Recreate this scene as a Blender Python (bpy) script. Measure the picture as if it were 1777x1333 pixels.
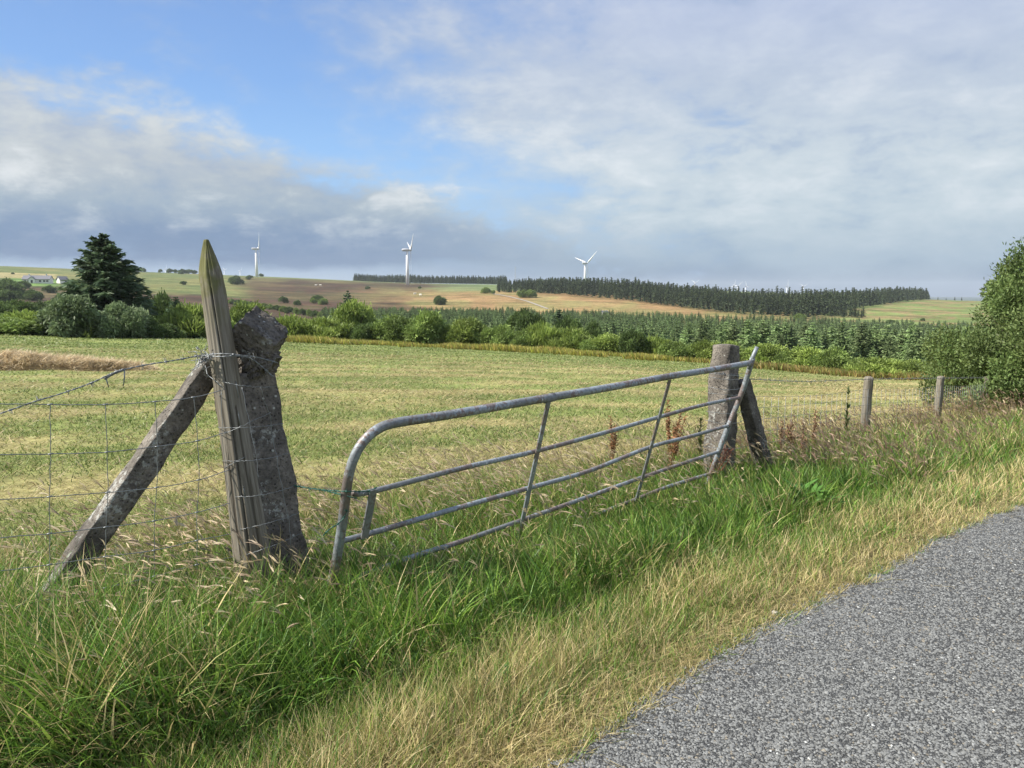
import bpy, math, random
import numpy as np
from mathutils import Vector, Matrix
for o in list(bpy.data.objects): bpy.data.objects.remove(o)
sc = bpy.context.scene
C = sc.collection
rad = math.radians

# ------------------------------------------------------------------ camera
EYE = 1.6; F = 1337.0; CX, CY = 888.5, 666.5; PITCH = math.atan((666.5-508)/F)
cd = bpy.data.cameras.new('camera'); cam = bpy.data.objects.new('camera', cd); C.objects.link(cam)
cd.sensor_width = 36; cd.lens = 36*F/1777; cd.clip_start = 0.05; cd.clip_end = 30000
cam.location = (0, 0, EYE); cam.rotation_euler = (math.pi/2-PITCH, 0, 0); sc.camera = cam
sc.view_settings.view_transform = 'Standard'; sc.view_settings.look = 'None'; sc.view_settings.gamma = 1
sc.view_settings.exposure = 0.90

# ------------------------------------------------------------------ sun
SUN_AZ = -100.0      # degrees from +Y towards +X
SUN_EL = 46.0
sd = Vector((math.sin(rad(SUN_AZ))*math.cos(rad(SUN_EL)), math.cos(rad(SUN_AZ))*math.cos(rad(SUN_EL)), math.sin(rad(SUN_EL))))
sl = bpy.data.lights.new('sun', 'SUN'); sl.energy = 4.8; sl.angle = rad(0.6); sl.color = (1.0, 0.94, 0.84)
so = bpy.data.objects.new('sun', sl); C.objects.link(so); so.rotation_euler = (-sd).to_track_quat('-Z', 'Y').to_euler()

# ------------------------------------------------------------------ node helper
class NT:
    def __init__(s, tree): s.t = tree; s.n = tree.nodes; s.l = tree.links
    def new(s, typ, **kw):
        n = s.n.new(typ)
        for k, v in kw.items(): setattr(n, k, v)
        return n
    def put(s, sock, v):
        if isinstance(v, bpy.types.NodeSocket): s.l.new(v, sock)
        elif isinstance(v, (tuple, list)) and len(v) == 3 and sock.type == 'RGBA': sock.default_value = (*v, 1)
        else: sock.default_value = v
    def math(s, op, a, b=0.0, c=None, clamp=False):
        n = s.new('ShaderNodeMath', operation=op, use_clamp=clamp)
        s.put(n.inputs[0], a); s.put(n.inputs[1], b)
        if c is not None: s.put(n.inputs[2], c)
        return n.outputs[0]
    def vmul(s, v, sc_):
        n = s.new('ShaderNodeVectorMath', operation='MULTIPLY'); s.put(n.inputs[0], v); s.put(n.inputs[1], sc_); return n.outputs[0]
    def noise(s, vec, scale, detail=4, rough=0.55, dist=0.0, col=False):
        n = s.new('ShaderNodeTexNoise'); s.put(n.inputs['Vector'], vec)
        n.inputs['Scale'].default_value = scale; n.inputs['Detail'].default_value = detail
        n.inputs['Roughness'].default_value = rough; n.inputs['Distortion'].default_value = dist
        return n.outputs['Color' if col else 'Fac']
    def smooth(s, v, a, b, lo=0.0, hi=1.0):
        n = s.new('ShaderNodeMapRange', interpolation_type='SMOOTHSTEP')
        s.put(n.inputs[0], v); s.put(n.inputs[1], a); s.put(n.inputs[2], b); s.put(n.inputs[3], lo); s.put(n.inputs[4], hi)
        return n.outputs[0]
    def mix(s, f, a, b, mode='MIX'):
        n = s.new('ShaderNodeMix', data_type='RGBA', blend_type=mode)
        s.put(n.inputs[0], f); s.put(n.inputs[6], a); s.put(n.inputs[7], b); return n.outputs[2]
    def ramp(s, f, stops):
        n = s.new('ShaderNodeValToRGB'); s.put(n.inputs[0], f); e = n.color_ramp.elements
        e[0].position = stops[0][0]; e[0].color = (*stops[0][1], 1)
        e[1].position = stops[-1][0]; e[1].color = (*stops[-1][1], 1)
        for p, c in stops[1:-1]:
            x = e.new(p); x.color = (*c, 1)
        return n.outputs[0]
    def bump(s, h, strength, dist, normal=None):
        n = s.new('ShaderNodeBump'); s.put(n.inputs['Height'], h)
        n.inputs['Strength'].default_value = strength; n.inputs['Distance'].default_value = dist
        if normal: s.put(n.inputs['Normal'], normal)
        return n.outputs[0]

# ------------------------------------------------------------------ sky
W = bpy.data.worlds.new('World'); sc.world = W; W.use_nodes = True
def build_sky():
    q = NT(W.node_tree); q.n.clear()
    out = q.new('ShaderNodeOutputWorld'); bg = q.new('ShaderNodeBackground'); q.l.new(bg.outputs[0], out.inputs[0])
    sky = q.new('ShaderNodeTexSky', sky_type='NISHITA'); sky.sun_disc = False
    sky.sun_elevation = rad(SUN_EL); sky.sun_rotation = rad(SUN_AZ); sky.air_density = 1.0; sky.dust_density = 0.6
    tc = q.new('ShaderNodeTexCoord'); v = tc.outputs['Generated']
    sep = q.new('ShaderNodeSeparateXYZ'); q.l.new(v, sep.inputs[0]); X, Y, Z = sep.outputs
    az = q.math('ARCTAN2', X, Y); el = q.math('ARCSINE', Z)
    zz = q.math('ADD', q.math('MAXIMUM', Z, 0.0), 0.10)
    cmb = q.new('ShaderNodeCombineXYZ'); q.put(cmb.inputs[0], q.math('DIVIDE', X, zz)); q.put(cmb.inputs[1], q.math('DIVIDE', Y, zz))
    P = cmb.outputs[0]
    n1 = q.math('SUBTRACT', q.noise(P, 0.55, 6, 0.55, 0.6), 0.5)          # cloud-layer noise
    n2 = q.math('SUBTRACT', q.noise(P, 2.2, 6, 0.6, 0.9), 0.5)
    st = q.vmul(v, (1.0, 1.0, 2.0))
    n3 = q.math('SUBTRACT', q.noise(st, 3.4, 8, 0.55, 0.2), 0.5)          # puffy noise on the dome
    n4 = q.math('SUBTRACT', q.noise(st, 8.5, 8, 0.62, 0.25), 0.5)
    n5 = q.math('SUBTRACT', q.noise(st, 19.0, 8, 0.6, 0.3), 0.5)
    # left bank lies below a line falling from left to centre
    line = q.math('ADD', q.math('MULTIPLY', q.math('ADD', az, 0.176), -0.30), 0.150)
    f1 = q.math('SUBTRACT', line, el)
    f1 = q.math('ADD', f1, q.math('ADD', q.math('MULTIPLY', n3, 0.22), q.math('ADD', q.math('MULTIPLY', n4, 0.15), q.math('MULTIPLY', n5, 0.07))))
    m1 = q.smooth(f1, -0.030, 0.032)
    f2 = q.math('ADD', az, q.math('ADD', q.math('MULTIPLY', n1, 0.45), q.math('MULTIPLY', n3, 0.75)))
    f2 = q.math('ADD', f2, q.math('ADD', q.math('MULTIPLY', n2, 0.20), q.math('ADD', q.math('MULTIPLY', n4, 0.55), q.math('MULTIPLY', n5, 0.30))))
    m2 = q.smooth(f2, -0.30, 0.20, 0.0, 0.93)
    wisp = q.smooth(q.math('ADD', n3, q.math('ADD', q.math('MULTIPLY', n4, 0.5), q.math('MULTIPLY', n5, 0.35))), -0.04, 0.26, 0.0, 0.55)
    mask = q.math('MAXIMUM', q.math('MAXIMUM', m1, m2), wisp)
    # clear blue
    blue = q.ramp(q.math('MULTIPLY', el, 2.5), [(0.0, (2.5, 3.6, 4.8)), (0.30, (1.85, 3.3, 5.3)), (0.62, (1.25, 2.4, 4.6)), (0.9, (1.05, 1.95, 4.0)), (1.0, (1.0, 1.85, 3.9))])
    clear = q.mix(0.12, blue, sky.outputs[0])
    # cloud shading as a function of elevation, broken up by noise
    e2 = q.math('ADD', el, q.math('ADD', q.math('MULTIPLY', n3, 0.075), q.math('MULTIPLY', n4, 0.05)))
    k = 2.5
    left = q.ramp(q.math('MULTIPLY', e2, k), [(0.0, (2.2, 2.9, 3.6)), (0.07, (1.9, 2.6, 3.5)), (0.105, (.80, 1.3, 2.2)), (0.19, (1.0, 1.55, 2.45)), (0.26, (2.0, 2.5, 3.0)), (0.36, (2.8, 3.1, 3.35)), (0.48, (3.5, 3.75, 3.9)), (0.60, (2.6, 3.0, 3.5)), (1.0, (2.4, 2.8, 3.5))])
    right = q.ramp(q.math('MULTIPLY', e2, k), [(0.0, (.70, 1.1, 1.75)), (0.055, (.95, 1.5, 2.2)), (0.12, (2.0, 2.6, 3.15)), (0.24, (3.0, 3.5, 3.8)), (0.40, (3.4, 3.8, 4.05)), (0.62, (2.9, 3.3, 3.9)), (0.82, (2.8, 3.2, 4.1)), (1.0, (2.9, 3.3, 4.3))])
    cl = q.mix(q.smooth(az, -0.30, 0.22), left, right)
    br = q.math('ADD', 1.0, q.math('ADD', q.math('ADD', q.math('MULTIPLY', n4, 1.0), q.math('MULTIPLY', n5, 0.65)), q.math('MULTIPLY', n2, 0.30)))
    br = q.math('ADD', br, q.math('MULTIPLY', n3, 0.65))
    cl = q.mix(q.smooth(br, 1.04, .66, 0.0, .62), cl, q.mix(q.smooth(el, .05, .3), (1.3, 1.95, 2.95), (2.0, 2.5, 3.5)))
    cl = q.mix(q.math('MULTIPLY', q.smooth(br, .97, 1.32, 0.0, .75), q.math('MULTIPLY', q.smooth(el, .03, .13), q.smooth(el, .30, .16, .35, 1.0))), cl, (4.5, 4.7, 4.8))
    fin = q.mix(mask, clear, cl)
    q.put(bg.inputs[0], fin); bg.inputs[1].default_value = 0.10
build_sky()

# ------------------------------------------------------------------ maths helpers
def ray(px, py):
    u = (px-CX)/F; v = (py-CY)/F
    return np.array([u, math.cos(PITCH)-v*math.sin(PITCH), -(math.sin(PITCH)+v*math.cos(PITCH))])
def PD(px, py, d): return np.array([0, 0, EYE]) + ray(px, py)*d          # at optical depth d
def PZ(px, py, z):
    r = ray(px, py); return np.array([0, 0, EYE]) + r*((z-EYE)/r[2])
def PP(px, py, p0, n):                                                    # on a plane
    r = ray(px, py); o = np.array([0, 0, EYE]); return o + r*(np.dot(np.array(p0)-o, n)/np.dot(r, n))
def elev(px, py):
    r = ray(px, py); return r[2]/math.hypot(r[0], r[1])
def atr(px, r):                                                           # ground point at column px, radial distance r
    a = math.atan((px-CX)/F); return np.array([math.sin(a)*r, math.cos(a)*r])
def ztop(px, py, r): return EYE + r*elev(px, py)

def _hash(ix, iy, seed):
    h = (ix.astype(np.int64)*374761393 + iy.astype(np.int64)*668265263 + seed*1442695041) & 0xffffffff
    h = ((h ^ (h >> 13))*1274126177) & 0xffffffff
    return ((h ^ (h >> 16)) & 0xffffff)/float(0xffffff)
def vnoise(x, y, seed=0):
    x = np.asarray(x, float); y = np.asarray(y, float)
    ix = np.floor(x); iy = np.floor(y); fx = x-ix; fy = y-iy
    fx = fx*fx*(3-2*fx); fy = fy*fy*(3-2*fy)
    a = _hash(ix, iy, seed); b = _hash(ix+1, iy, seed); c = _hash(ix, iy+1, seed); d = _hash(ix+1, iy+1, seed)
    return (a*(1-fx)+b*fx)*(1-fy) + (c*(1-fx)+d*fx)*fy
def fbm(x, y, seed=0, o=3):
    s = 0; a = 0.5; t = 0
    for i in range(o):
        s = s + a*vnoise(x*2**i, y*2**i, seed+i*17); t += a; a *= 0.5
    return s/t
def sstep(x, a, b):
    t = np.clip((x-a)/(b-a), 0, 1); return t*t*(3-2*t)

# ------------------------------------------------------------------ terrain heights
COLS = np.array([-300, 0, 250, 500, 700, 900, 1100, 1300, 1500, 1650, 1900], float)
EDGE_R = np.array([62, 62, 62, 60, 60, 58, 56, 54, 50, 48, 48], float)
EDGE_Y = [577, 580, 587, 592, 600, 609, 620, 637, 655, 662, 668]
KN = [(95,  [560, 560, 565, 577, 587, 598, 612, 625, 640, 652, 655]),
      (200, [553, 553, 556, 565, 572, 578, 588, 600, 612, 620, 620]),
      (350, [535, 535, 538, 546, 548, 550, 557, 568, 577, 580, 580]),
      (450, [520, 520, 525, 533, 535, 536, 544, 547, 560, 565, 566]),
      (600, [500, 500, 504, 513, 515, 509, 518, 534, 536, 546, 550]),
      (750, [487, 486, 491, 499, 503, 501, 508, 520, 527, 535, 540]),
      (1000, [470, 468, 477, 485, 492, 494, 497, 508, 514, 523, 526]),
      (1300, [460, 460, 471, 481, 491, 495, 498, 507, 514, 522, 524])]
def _table():
    tab = []
    LR = np.linspace(math.log(2.0), math.log(16000), 420)
    for i, c in enumerate(COLS):
        rs = [2, 5.5, 7]; zs = [-.05, -.07, -.13]
        ze = ztop(c, EDGE_Y[i], EDGE_R[i]); rs.append(EDGE_R[i]); zs.append(ze)
        rs.append(EDGE_R[i]+12); zs.append(ze-1.0)
        for r, ys in KN: rs.append(r); zs.append(ztop(c, ys[i], r))
        zl = zs[-1]
        rs += [1700, 3000, 9000, 16000]; zs += [zl-12, min(zl-30, -22), -42, -70]
        tab.append(np.interp(np.exp(LR), rs, zs))
    cg = np.arange(-300, 1901, 40.0)
    T = np.array([[np.interp(c, COLS, [t[j] for t in tab]) for j in range(len(LR))] for c in cg])
    for _ in range(2):
        T[:, 1:-1] = (T[:, :-2]+2*T[:, 1:-1]+T[:, 2:])/4
        T[1:-1] = (T[:-2]+2*T[1:-1]+T[2:])/4
    return cg, LR, T
CG, LRG, TT = _table()
def colof(x, y):
    a = np.arctan2(x, y); a = np.clip(a, -1.2, 1.2); return CX + F*np.tan(a)
# road edge line on the ground
E0 = PZ(960, 1333, 0)[:2]; E1 = PZ(1777, 862, 0)[:2]
ED = (E1-E0)/np.linalg.norm(E1-E0); EN = np.array([-ED[1], ED[0]])         # EN points to the field
def SE(t):
    return np.interp(t, [-3, 0, .5, 1.3, 2.6, 3.7, 5.7, 9], [-.06, .0, .08, .13, .10, .11, .06, .05])+.09*(fbm(np.asarray(t)*1.1, np.asarray(t)*0+.5, 5, 4)-.5)
def st(x, y):
    dx = np.asarray(x)-E0[0]; dy = np.asarray(y)-E0[1]
    return dx*EN[0]+dy*EN[1], dx*ED[0]+dy*ED[1]                            # s (off the road), t (along it)
def gz(x, y):
    x = np.asarray(x, float); y = np.asarray(y, float)
    c = np.clip(colof(x, y), CG[0], CG[-1]); lr = np.log(np.maximum(np.hypot(x, y), 2.0001)); lr = np.minimum(lr, LRG[-1]-1e-6)
    ci = np.clip((c-CG[0])/40.0, 0, len(CG)-1.0001); ri = (lr-LRG[0])/(LRG[1]-LRG[0])
    i = ci.astype(int); j = np.clip(ri.astype(int), 0, len(LRG)-2); fi = ci-i; fj = ri-j
    z = (TT[i, j]*(1-fj)+TT[i, j+1]*fj)*(1-fi) + (TT[i+1, j]*(1-fj)+TT[i+1, j+1]*fj)*fi
    s, t = st(x, y)
    n = (fbm(x*0.8, y*0.8, 3)-.5)*0.10 + (fbm(x*.12, y*.12, 9)-.5)*.25*sstep(np.hypot(x, y), 8, 30)
    return z*sstep(s, -1.0, 1.5)*1.0 + z*(1-sstep(s, -1.0, 1.5))*sstep(np.hypot(x, y), 5, 9) + n*sstep(s, 0.1, 1.0)

# ------------------------------------------------------------------ object helpers
def tag(o, label=None, cat=None, group=None, kind=None):
    if label: o['label'] = label
    if cat: o['category'] = cat
    if group: o['group'] = group
    if kind: o['kind'] = kind
    return o
def empty(name, loc, label=None, cat=None, group=None):
    o = bpy.data.objects.new(name, None); C.objects.link(o); o.location = loc; o.empty_display_size = .2
    return tag(o, label, cat, group)
def link(name, me, mat, parent=None, loc=None):
    if mat is not None and not me.materials: me.materials.append(mat)
    o = bpy.data.objects.new(name, me); C.objects.link(o)
    if parent is not None:
        o.parent = parent
        o.location = -Vector(parent.location) if loc is None else loc       # geometry is in world coordinates
    elif loc is not None: o.location = loc
    return o
def fastmesh(name, verts, faces, nper, cols=None, smooth=False):
    """faces: flat index array with nper vertices per face"""
    me = bpy.data.meshes.new(name); verts = np.asarray(verts, np.float32); faces = np.asarray(faces, np.int32)
    nf = len(faces)//nper
    me.vertices.add(len(verts)); me.vertices.foreach_set('co', verts.ravel())
    me.loops.add(len(faces)); me.loops.foreach_set('vertex_index', faces)
    me.polygons.add(nf); me.polygons.foreach_set('loop_start', np.arange(nf, dtype=np.int32)*nper)
    me.polygons.foreach_set('loop_total', np.full(nf, nper, np.int32))
    if smooth: me.polygons.foreach_set('use_smooth', np.ones(nf, bool))
    me.update(calc_edges=True)
    if cols is not None:
        a = me.color_attributes.new('Col', 'FLOAT_COLOR', 'POINT')
        cc = np.ones((len(verts), 4), np.float32); cc[:, :3] = cols; a.data.foreach_set('color', cc.ravel())
    return me
class Strips:
    """collects many thin strips (blades, twigs, leaves)"""
    def __init__(s): s.v = []; s.f = []; s.c = []; s.n = 0
    def add(s, P, Wd, S, col):
        N, K, _ = P.shape
        if S.ndim == 2: S = S[:, None, :]
        Wd = np.broadcast_to(Wd, (N, K))[..., None]
        L = P - S*Wd*.5; R = P + S*Wd*.5
        V = np.stack([L, R], 2).reshape(-1, 3)
        if col.ndim == 2: col = np.repeat(col[:, None, :], K, 1)
        cc = np.repeat(col[:, :, None, :], 2, 2).reshape(-1, 3)
        base = (np.arange(N)*K*2)[:, None]; k = (np.arange(K-1)*2)[None, :]
        b = base+k; q = np.stack([b, b+1, b+3, b+2], -1).reshape(-1)+s.n
        s.v.append(V); s.f.append(q); s.c.append(cc); s.n += len(V)
    def addmesh(s, V, Q, col):
        s.v.append(V); s.f.append(np.asarray(Q).reshape(-1)+s.n); s.c.append(np.broadcast_to(col, (len(V), 3))); s.n += len(V)
    def mesh(s, name): return fastmesh(name, np.concatenate(s.v), np.concatenate(s.f), 4, np.concatenate(s.c))
def norm(v): return v/np.maximum(np.linalg.norm(v, axis=-1, keepdims=True), 1e-9)
def blade_pts(base, h, az, th0, bend, K):
    """length-preserving bent blades"""
    N = len(base); P = np.zeros((N, K, 3)); P[:, 0] = base; d = np.stack([np.cos(az), np.sin(az), 0*az], 1)
    for k in range(1, K):
        th = th0 + bend*((k-.5)/(K-1))
        stp = (h/(K-1))[:, None]
        P[:, k] = P[:, k-1] + stp*(np.cos(th)[:, None]*np.array([0, 0, 1.]) + np.sin(th)[:, None]*d)
    return P
def tube(points, radii, sides=8, caps=True):
    """V, F lists of a tube along points"""
    pts = [Vector(p) for p in points]; n = len(pts)
    if not hasattr(radii, '__len__'): radii = [radii]*n
    V = []; Fc = []; prev = None
    for i, p in enumerate(pts):
        d = (pts[min(i+1, n-1)]-pts[max(i-1, 0)]).normalized()
        if prev is None:
            a = d.orthogonal().normalized()
        else:
            a = (prev - d*prev.dot(d)).normalized()
        prev = a; b = d.cross(a)
        for k in range(sides):
            t = 2*math.pi*k/sides; V.append(tuple(p + (a*math.cos(t)+b*math.sin(t))*radii[i]))
    for i in range(n-1):
        for k in range(sides):
            k2 = (k+1) % sides; Fc.append((i*sides+k, i*sides+k2, (i+1)*sides+k2, (i+1)*sides+k))
    if caps: Fc.append(tuple(range(sides))[::-1]); Fc.append(tuple((n-1)*sides+k for k in range(sides)))
    return V, Fc
class MB:
    def __init__(s): s.v = []; s.f = []
    def add(s, V, Fc):
        o = len(s.v); s.v += [tuple(map(float, v)) for v in V]; s.f += [tuple(i+o for i in f) for f in Fc]; return s
    def tube(s, *a, **k): return s.add(*tube(*a, **k))
    def box(s, c, sx, sy, sz, rz=0):
        co = math.cos(rz); si = math.sin(rz); V = []
        for z in (-.5, .5):
            for x, y in ((-.5, -.5), (.5, -.5), (.5, .5), (-.5, .5)):
                X = x*sx; Y = y*sy; V.append((c[0]+X*co-Y*si, c[1]+X*si+Y*co, c[2]+z*sz))
        return s.add(V, [(3, 2, 1, 0), (4, 5, 6, 7), (0, 1, 5, 4), (1, 2, 6, 5), (2, 3, 7, 6), (3, 0, 4, 7)])
    def build(s, name, mat, parent=None, smooth=False, loc=None):
        me = bpy.data.meshes.new(name); me.from_pydata(s.v, [], s.f); me.update()
        if smooth: me.polygons.foreach_set('use_smooth', np.ones(len(me.polygons), bool))
        return link(name, me, mat, parent, loc)
def wobble(p, q, n, amp, seed, sag=0):
    rg = np.random.RandomState(seed); t = np.linspace(0, 1, n)
    P = np.outer(1-t, p)+np.outer(t, q); P[1:-1] += rg.normal(0, amp, (n-2, 3)); P[:, 2] -= sag*4*t*(1-t); return P

# ------------------------------------------------------------------ materials
def mat(name, fn):
    m = bpy.data.materials.new(name); m.use_nodes = True; q = NT(m.node_tree); q.n.clear()
    out = q.new('ShaderNodeOutputMaterial'); fn(q, out); return m
def principled(q, out, col, rough=0.7, metal=0.0, normal=None, spec=0.3):
    b = q.new('ShaderNodeBsdfPrincipled'); q.put(b.inputs['Base Color'], col); q.put(b.inputs['Roughness'], rough)
    b.inputs['Metallic'].default_value = metal; b.inputs['Specular IOR Level'].default_value = spec
    if normal: q.put(b.inputs['Normal'], normal)
    q.l.new(b.outputs[0], out.inputs[0]); return b
def geo_pos(q): return q.new('ShaderNodeNewGeometry').outputs['Position']
def obj_co(q): return q.new('ShaderNodeTexCoord').outputs['Object']
def m_foliage(name, transl=0.3, rough=0.55, vary=0.35, vscale=1.5, spec=0.25):
    def fn(q, out):
        a = q.new('ShaderNodeVertexColor', layer_name='Col').outputs[0]
        oi = q.new('ShaderNodeObjectInfo')
        c = q.mix(1.0, a, oi.outputs['Color'], 'MULTIPLY')
        n = q.smooth(q.noise(geo_pos(q), vscale, 3, .6), .3, .7, 1-vary, 1+vary)
        cb = q.new('ShaderNodeCombineXYZ'); [q.put(cb.inputs[i], n) for i in range(3)]
        c = q.mix(1.0, c, cb.outputs[0], 'MULTIPLY')
        b = q.new('ShaderNodeBsdfPrincipled'); q.put(b.inputs['Base Color'], c); b.inputs['Roughness'].default_value = rough
        b.inputs['Specular IOR Level'].default_value = spec
        t = q.new('ShaderNodeBsdfTranslucent'); q.put(t.inputs[0], c)
        mx = q.new('ShaderNodeMixShader'); mx.inputs[0].default_value = transl
        q.l.new(b.outputs[0], mx.inputs[1]); q.l.new(t.outputs[0], mx.inputs[2]); q.l.new(mx.outputs[0], out.inputs[0])
    return mat(name, fn)
M = {}
M['grass'] = m_foliage('grass_blades', .28, .5, .15, 3.0, .35)
M['leaf'] = m_foliage('leaves', .30, .55, .30, .9)
M['needle'] = m_foliage('needles', .32, .6, .35, .5)
def fn_ground(q, out):
    a = q.new('ShaderNodeVertexColor', layer_name='Col').outputs[0]; P = geo_pos(q)
    n1 = q.noise(P, 7.0, 5, .65); n2 = q.noise(P, .35, 6, .6); n3 = q.noise(P, .05, 6, .65)
    f = q.math('MULTIPLY', q.smooth(n1, .3, .7, .72, 1.28), q.math('MULTIPLY', q.smooth(n2, .3, .7, .78, 1.2), q.smooth(n3, .3, .7, .85, 1.15)))
    cb = q.new('ShaderNodeCombineXYZ'); [q.put(cb.inputs[i], f) for i in range(3)]
    c = q.mix(1.0, a, cb.outputs[0], 'MULTIPLY')
    st_ = q.noise(q.vmul(P, (.6, 2.2, 1)), .018, 7, .7); cc = q.noise(q.vmul(P, (.8, 1.6, 1)), .09, 5, .7)
    ff = q.math('MULTIPLY', q.smooth(st_, .38, .62, .72, 1.25), q.smooth(cc, .35, .65, .78, 1.18))
    d = q.new('ShaderNodeVectorMath', operation='LENGTH'); q.put(d.inputs[0], P); farm = q.smooth(d.outputs['Value'], 70, 160)
    cf = q.new('ShaderNodeCombineXYZ'); q.put(cf.inputs[0], ff); q.put(cf.inputs[1], q.math('ADD', q.math('MULTIPLY', ff, .8), .2)); q.put(cf.inputs[2], ff)
    c = q.mix(farm, c, q.mix(1.0, c, cf.outputs[0], 'MULTIPLY'))
    principled(q, out, c, .95, 0, q.bump(n1, .5, .04), .1)
M['ground'] = mat('ground', fn_ground)
def fn_road(q, out):
    P = geo_pos(q)
    d = q.new('ShaderNodeVectorMath', operation='ADD'); q.put(d.inputs[0], P)
    nz = q.noise(P, 60, 2, .5, col=True); q.put(d.inputs[1], q.vmul(nz, (.022, .022, .022))); PD_ = d.outputs[0]
    v = q.new('ShaderNodeTexVoronoi', feature='F1'); q.put(v.inputs['Vector'], PD_); v.inputs['Scale'].default_value = 78; v.inputs['Randomness'].default_value = 1
    e = q.new('ShaderNodeTexVoronoi', feature='DISTANCE_TO_EDGE'); q.put(e.inputs['Vector'], PD_); e.inputs['Scale'].default_value = 78
    sp = q.new('ShaderNodeSeparateColor'); q.put(sp.inputs[0], v.outputs['Color'])
    r = sp.outputs[0]; g = sp.outputs[1]
    stone = q.ramp(r, [(0, (.10, .102, .098)), (.4, (.15, .153, .148)), (.75, (.19, .194, .186)), (.99, (.24, .245, .235)), (.998, (.40, .40, .38)), (1, (.45, .45, .43))])
    edge = q.smooth(e.outputs[0], .0, .16)
    pn = q.math('MULTIPLY', q.smooth(q.noise(P, .9, 4, .6), .3, .7, .84, 1.14), q.smooth(q.noise(P, 5.5, 4, .7), .3, .7, .86, 1.12))
    pc = q.new('ShaderNodeCombineXYZ'); [q.put(pc.inputs[i], pn) for i in range(3)]
    stone = q.mix(1.0, stone, pc.outputs[0], 'MULTIPLY')
    gaps = q.math('MULTIPLY', edge, q.smooth(g, .02, .25, .45, 1.0))
    c = q.mix(gaps, (.035, .036, .035), stone)
    h = q.math('MULTIPLY', q.smooth(e.outputs[0], 0, .3), q.math('ADD', .35, g))
    principled(q, out, c, .7, 0, q.bump(h, 1.0, .009), .35)
M['road'] = mat('road_chippings', fn_road)
def fn_conc(seed, dark):
    def fn(q, out):
        P = obj_co(q); off = q.new('ShaderNodeVectorMath', operation='ADD'); q.put(off.inputs[0], P); off.inputs[1].default_value = (seed, seed*2, seed*.7); P = off.outputs[0]
        n = q.noise(P, 6, 6, .65); f = q.noise(P, 60, 4, .7); g = q.noise(P, 160, 2, .5)
        c = q.ramp(n, [(.3, (.045*dark, .040*dark, .036*dark)), (.5, (.10*dark, .09*dark, .078*dark)), (.7, (.19*dark, .17*dark, .145*dark))])
        c = q.mix(q.smooth(f, .42, .62, 0, .55), c, (.06, .055, .05))
        pit = q.new('ShaderNodeTexVoronoi'); q.put(pit.inputs['Vector'], P); pit.inputs['Scale'].default_value = 45
        c = q.mix(q.smooth(pit.outputs['Distance'], .12, .32, .6, 0), c, (.025, .022, .02))
        lich = q.math('MULTIPLY', q.smooth(q.noise(P, 3.2, 3, .6), .50, .60), q.smooth(q.noise(P, 38, 5, .75), .50, .58))
        c = q.mix(q.math('MULTIPLY', lich, .75), c, (.42, .43, .40))
        sp = q.new('ShaderNodeTexVoronoi'); q.put(sp.inputs['Vector'], P); sp.inputs['Scale'].default_value = 16
        c = q.mix(q.smooth(sp.outputs['Distance'], .07, .13, .8, 0), c, (.45, .46, .42))
        h = q.math('ADD', q.math('MULTIPLY', f, .7), q.math('MULTIPLY', g, .3)); h = q.math('ADD', h, q.smooth(pit.outputs['Distance'], .0, .35, -.5, 0))
        principled(q, out, c, .93, 0, q.bump(h, 1.0, .012), .15)
    return fn
M['conc'] = mat('old_concrete', fn_conc(3.1, 1.5))
M['conc2'] = mat('old_concrete_pale', fn_conc(9.7, 1.55))
def fn_wood(q, out):
    P = obj_co(q); s = q.vmul(P, (1, 1, .045))
    n = q.noise(s, 55, 5, .6, .3); n2 = q.noise(q.vmul(P, (1, 1, .15)), 14, 4, .6)
    c = q.ramp(n, [(.25, (.075, .065, .052)), (.45, (.165, .148, .118)), (.62, (.255, .235, .195)), (.8, (.34, .32, .275))])
    c = q.mix(q.smooth(n2, .45, .7, 0, .55), c, (.12, .10, .07))
    z = q.new('ShaderNodeSeparateXYZ'); q.put(z.inputs[0], P)
    gr = q.math('MULTIPLY', q.smooth(z.outputs[2], 1.28, 1.62), q.smooth(q.noise(P, 9, 4, .6), .32, .55))
    c = q.mix(q.math('MULTIPLY', gr, .85), c, (.125, .13, .045))
    crack = q.smooth(q.noise(q.vmul(P, (1, 1, .02)), 24, 2, .5), .335, .365, 1, 0)
    c = q.mix(q.math('MULTIPLY', crack, .8), c, (.02, .016, .012))
    principled(q, out, c, .88, 0, q.bump(q.math('SUBTRACT', n, crack), .8, .006), .15)
M['wood'] = mat('weathered_wood', fn_wood)
def fn_galv(q, out):
    P = obj_co(q)
    n = q.noise(P, 5, 5, .65); f = q.noise(P, 55, 4, .65)
    c = q.ramp(n, [(.3, (.21, .24, .265)), (.5, (.30, .34, .365)), (.7, (.39, .43, .46))])
    c = q.mix(q.smooth(f, .4, .65, 0, .6), c, (.12, .12, .125))
    rust = q.smooth(q.math('ADD', n, q.math('MULTIPLY', f, .35)), .66, .74)
    c = q.mix(q.math('MULTIPLY', rust, .7), c, (.15, .085, .06))
    br = q.smooth(q.noise(P, 2.2, 3, .6), .5, .6); c = q.mix(q.math('MULTIPLY', br, .5), c, (.12, .11, .10))
    w = q.smooth(q.noise(P, 26, 5, .7), .665, .69); c = q.mix(w, c, (.62, .64, .64))
    principled(q, out, c, .52, .25, q.bump(f, .35, .003), .5)
M['galv'] = mat('galvanised_steel', fn_galv)
def fn_wire(q, out):
    c = q.mix(q.noise(obj_co(q), 30, 3), (.13, .14, .145), (.30, .32, .33)); principled(q, out, c, .5, .5, None, .5)
M['wire'] = mat('wire', fn_wire)
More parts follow.
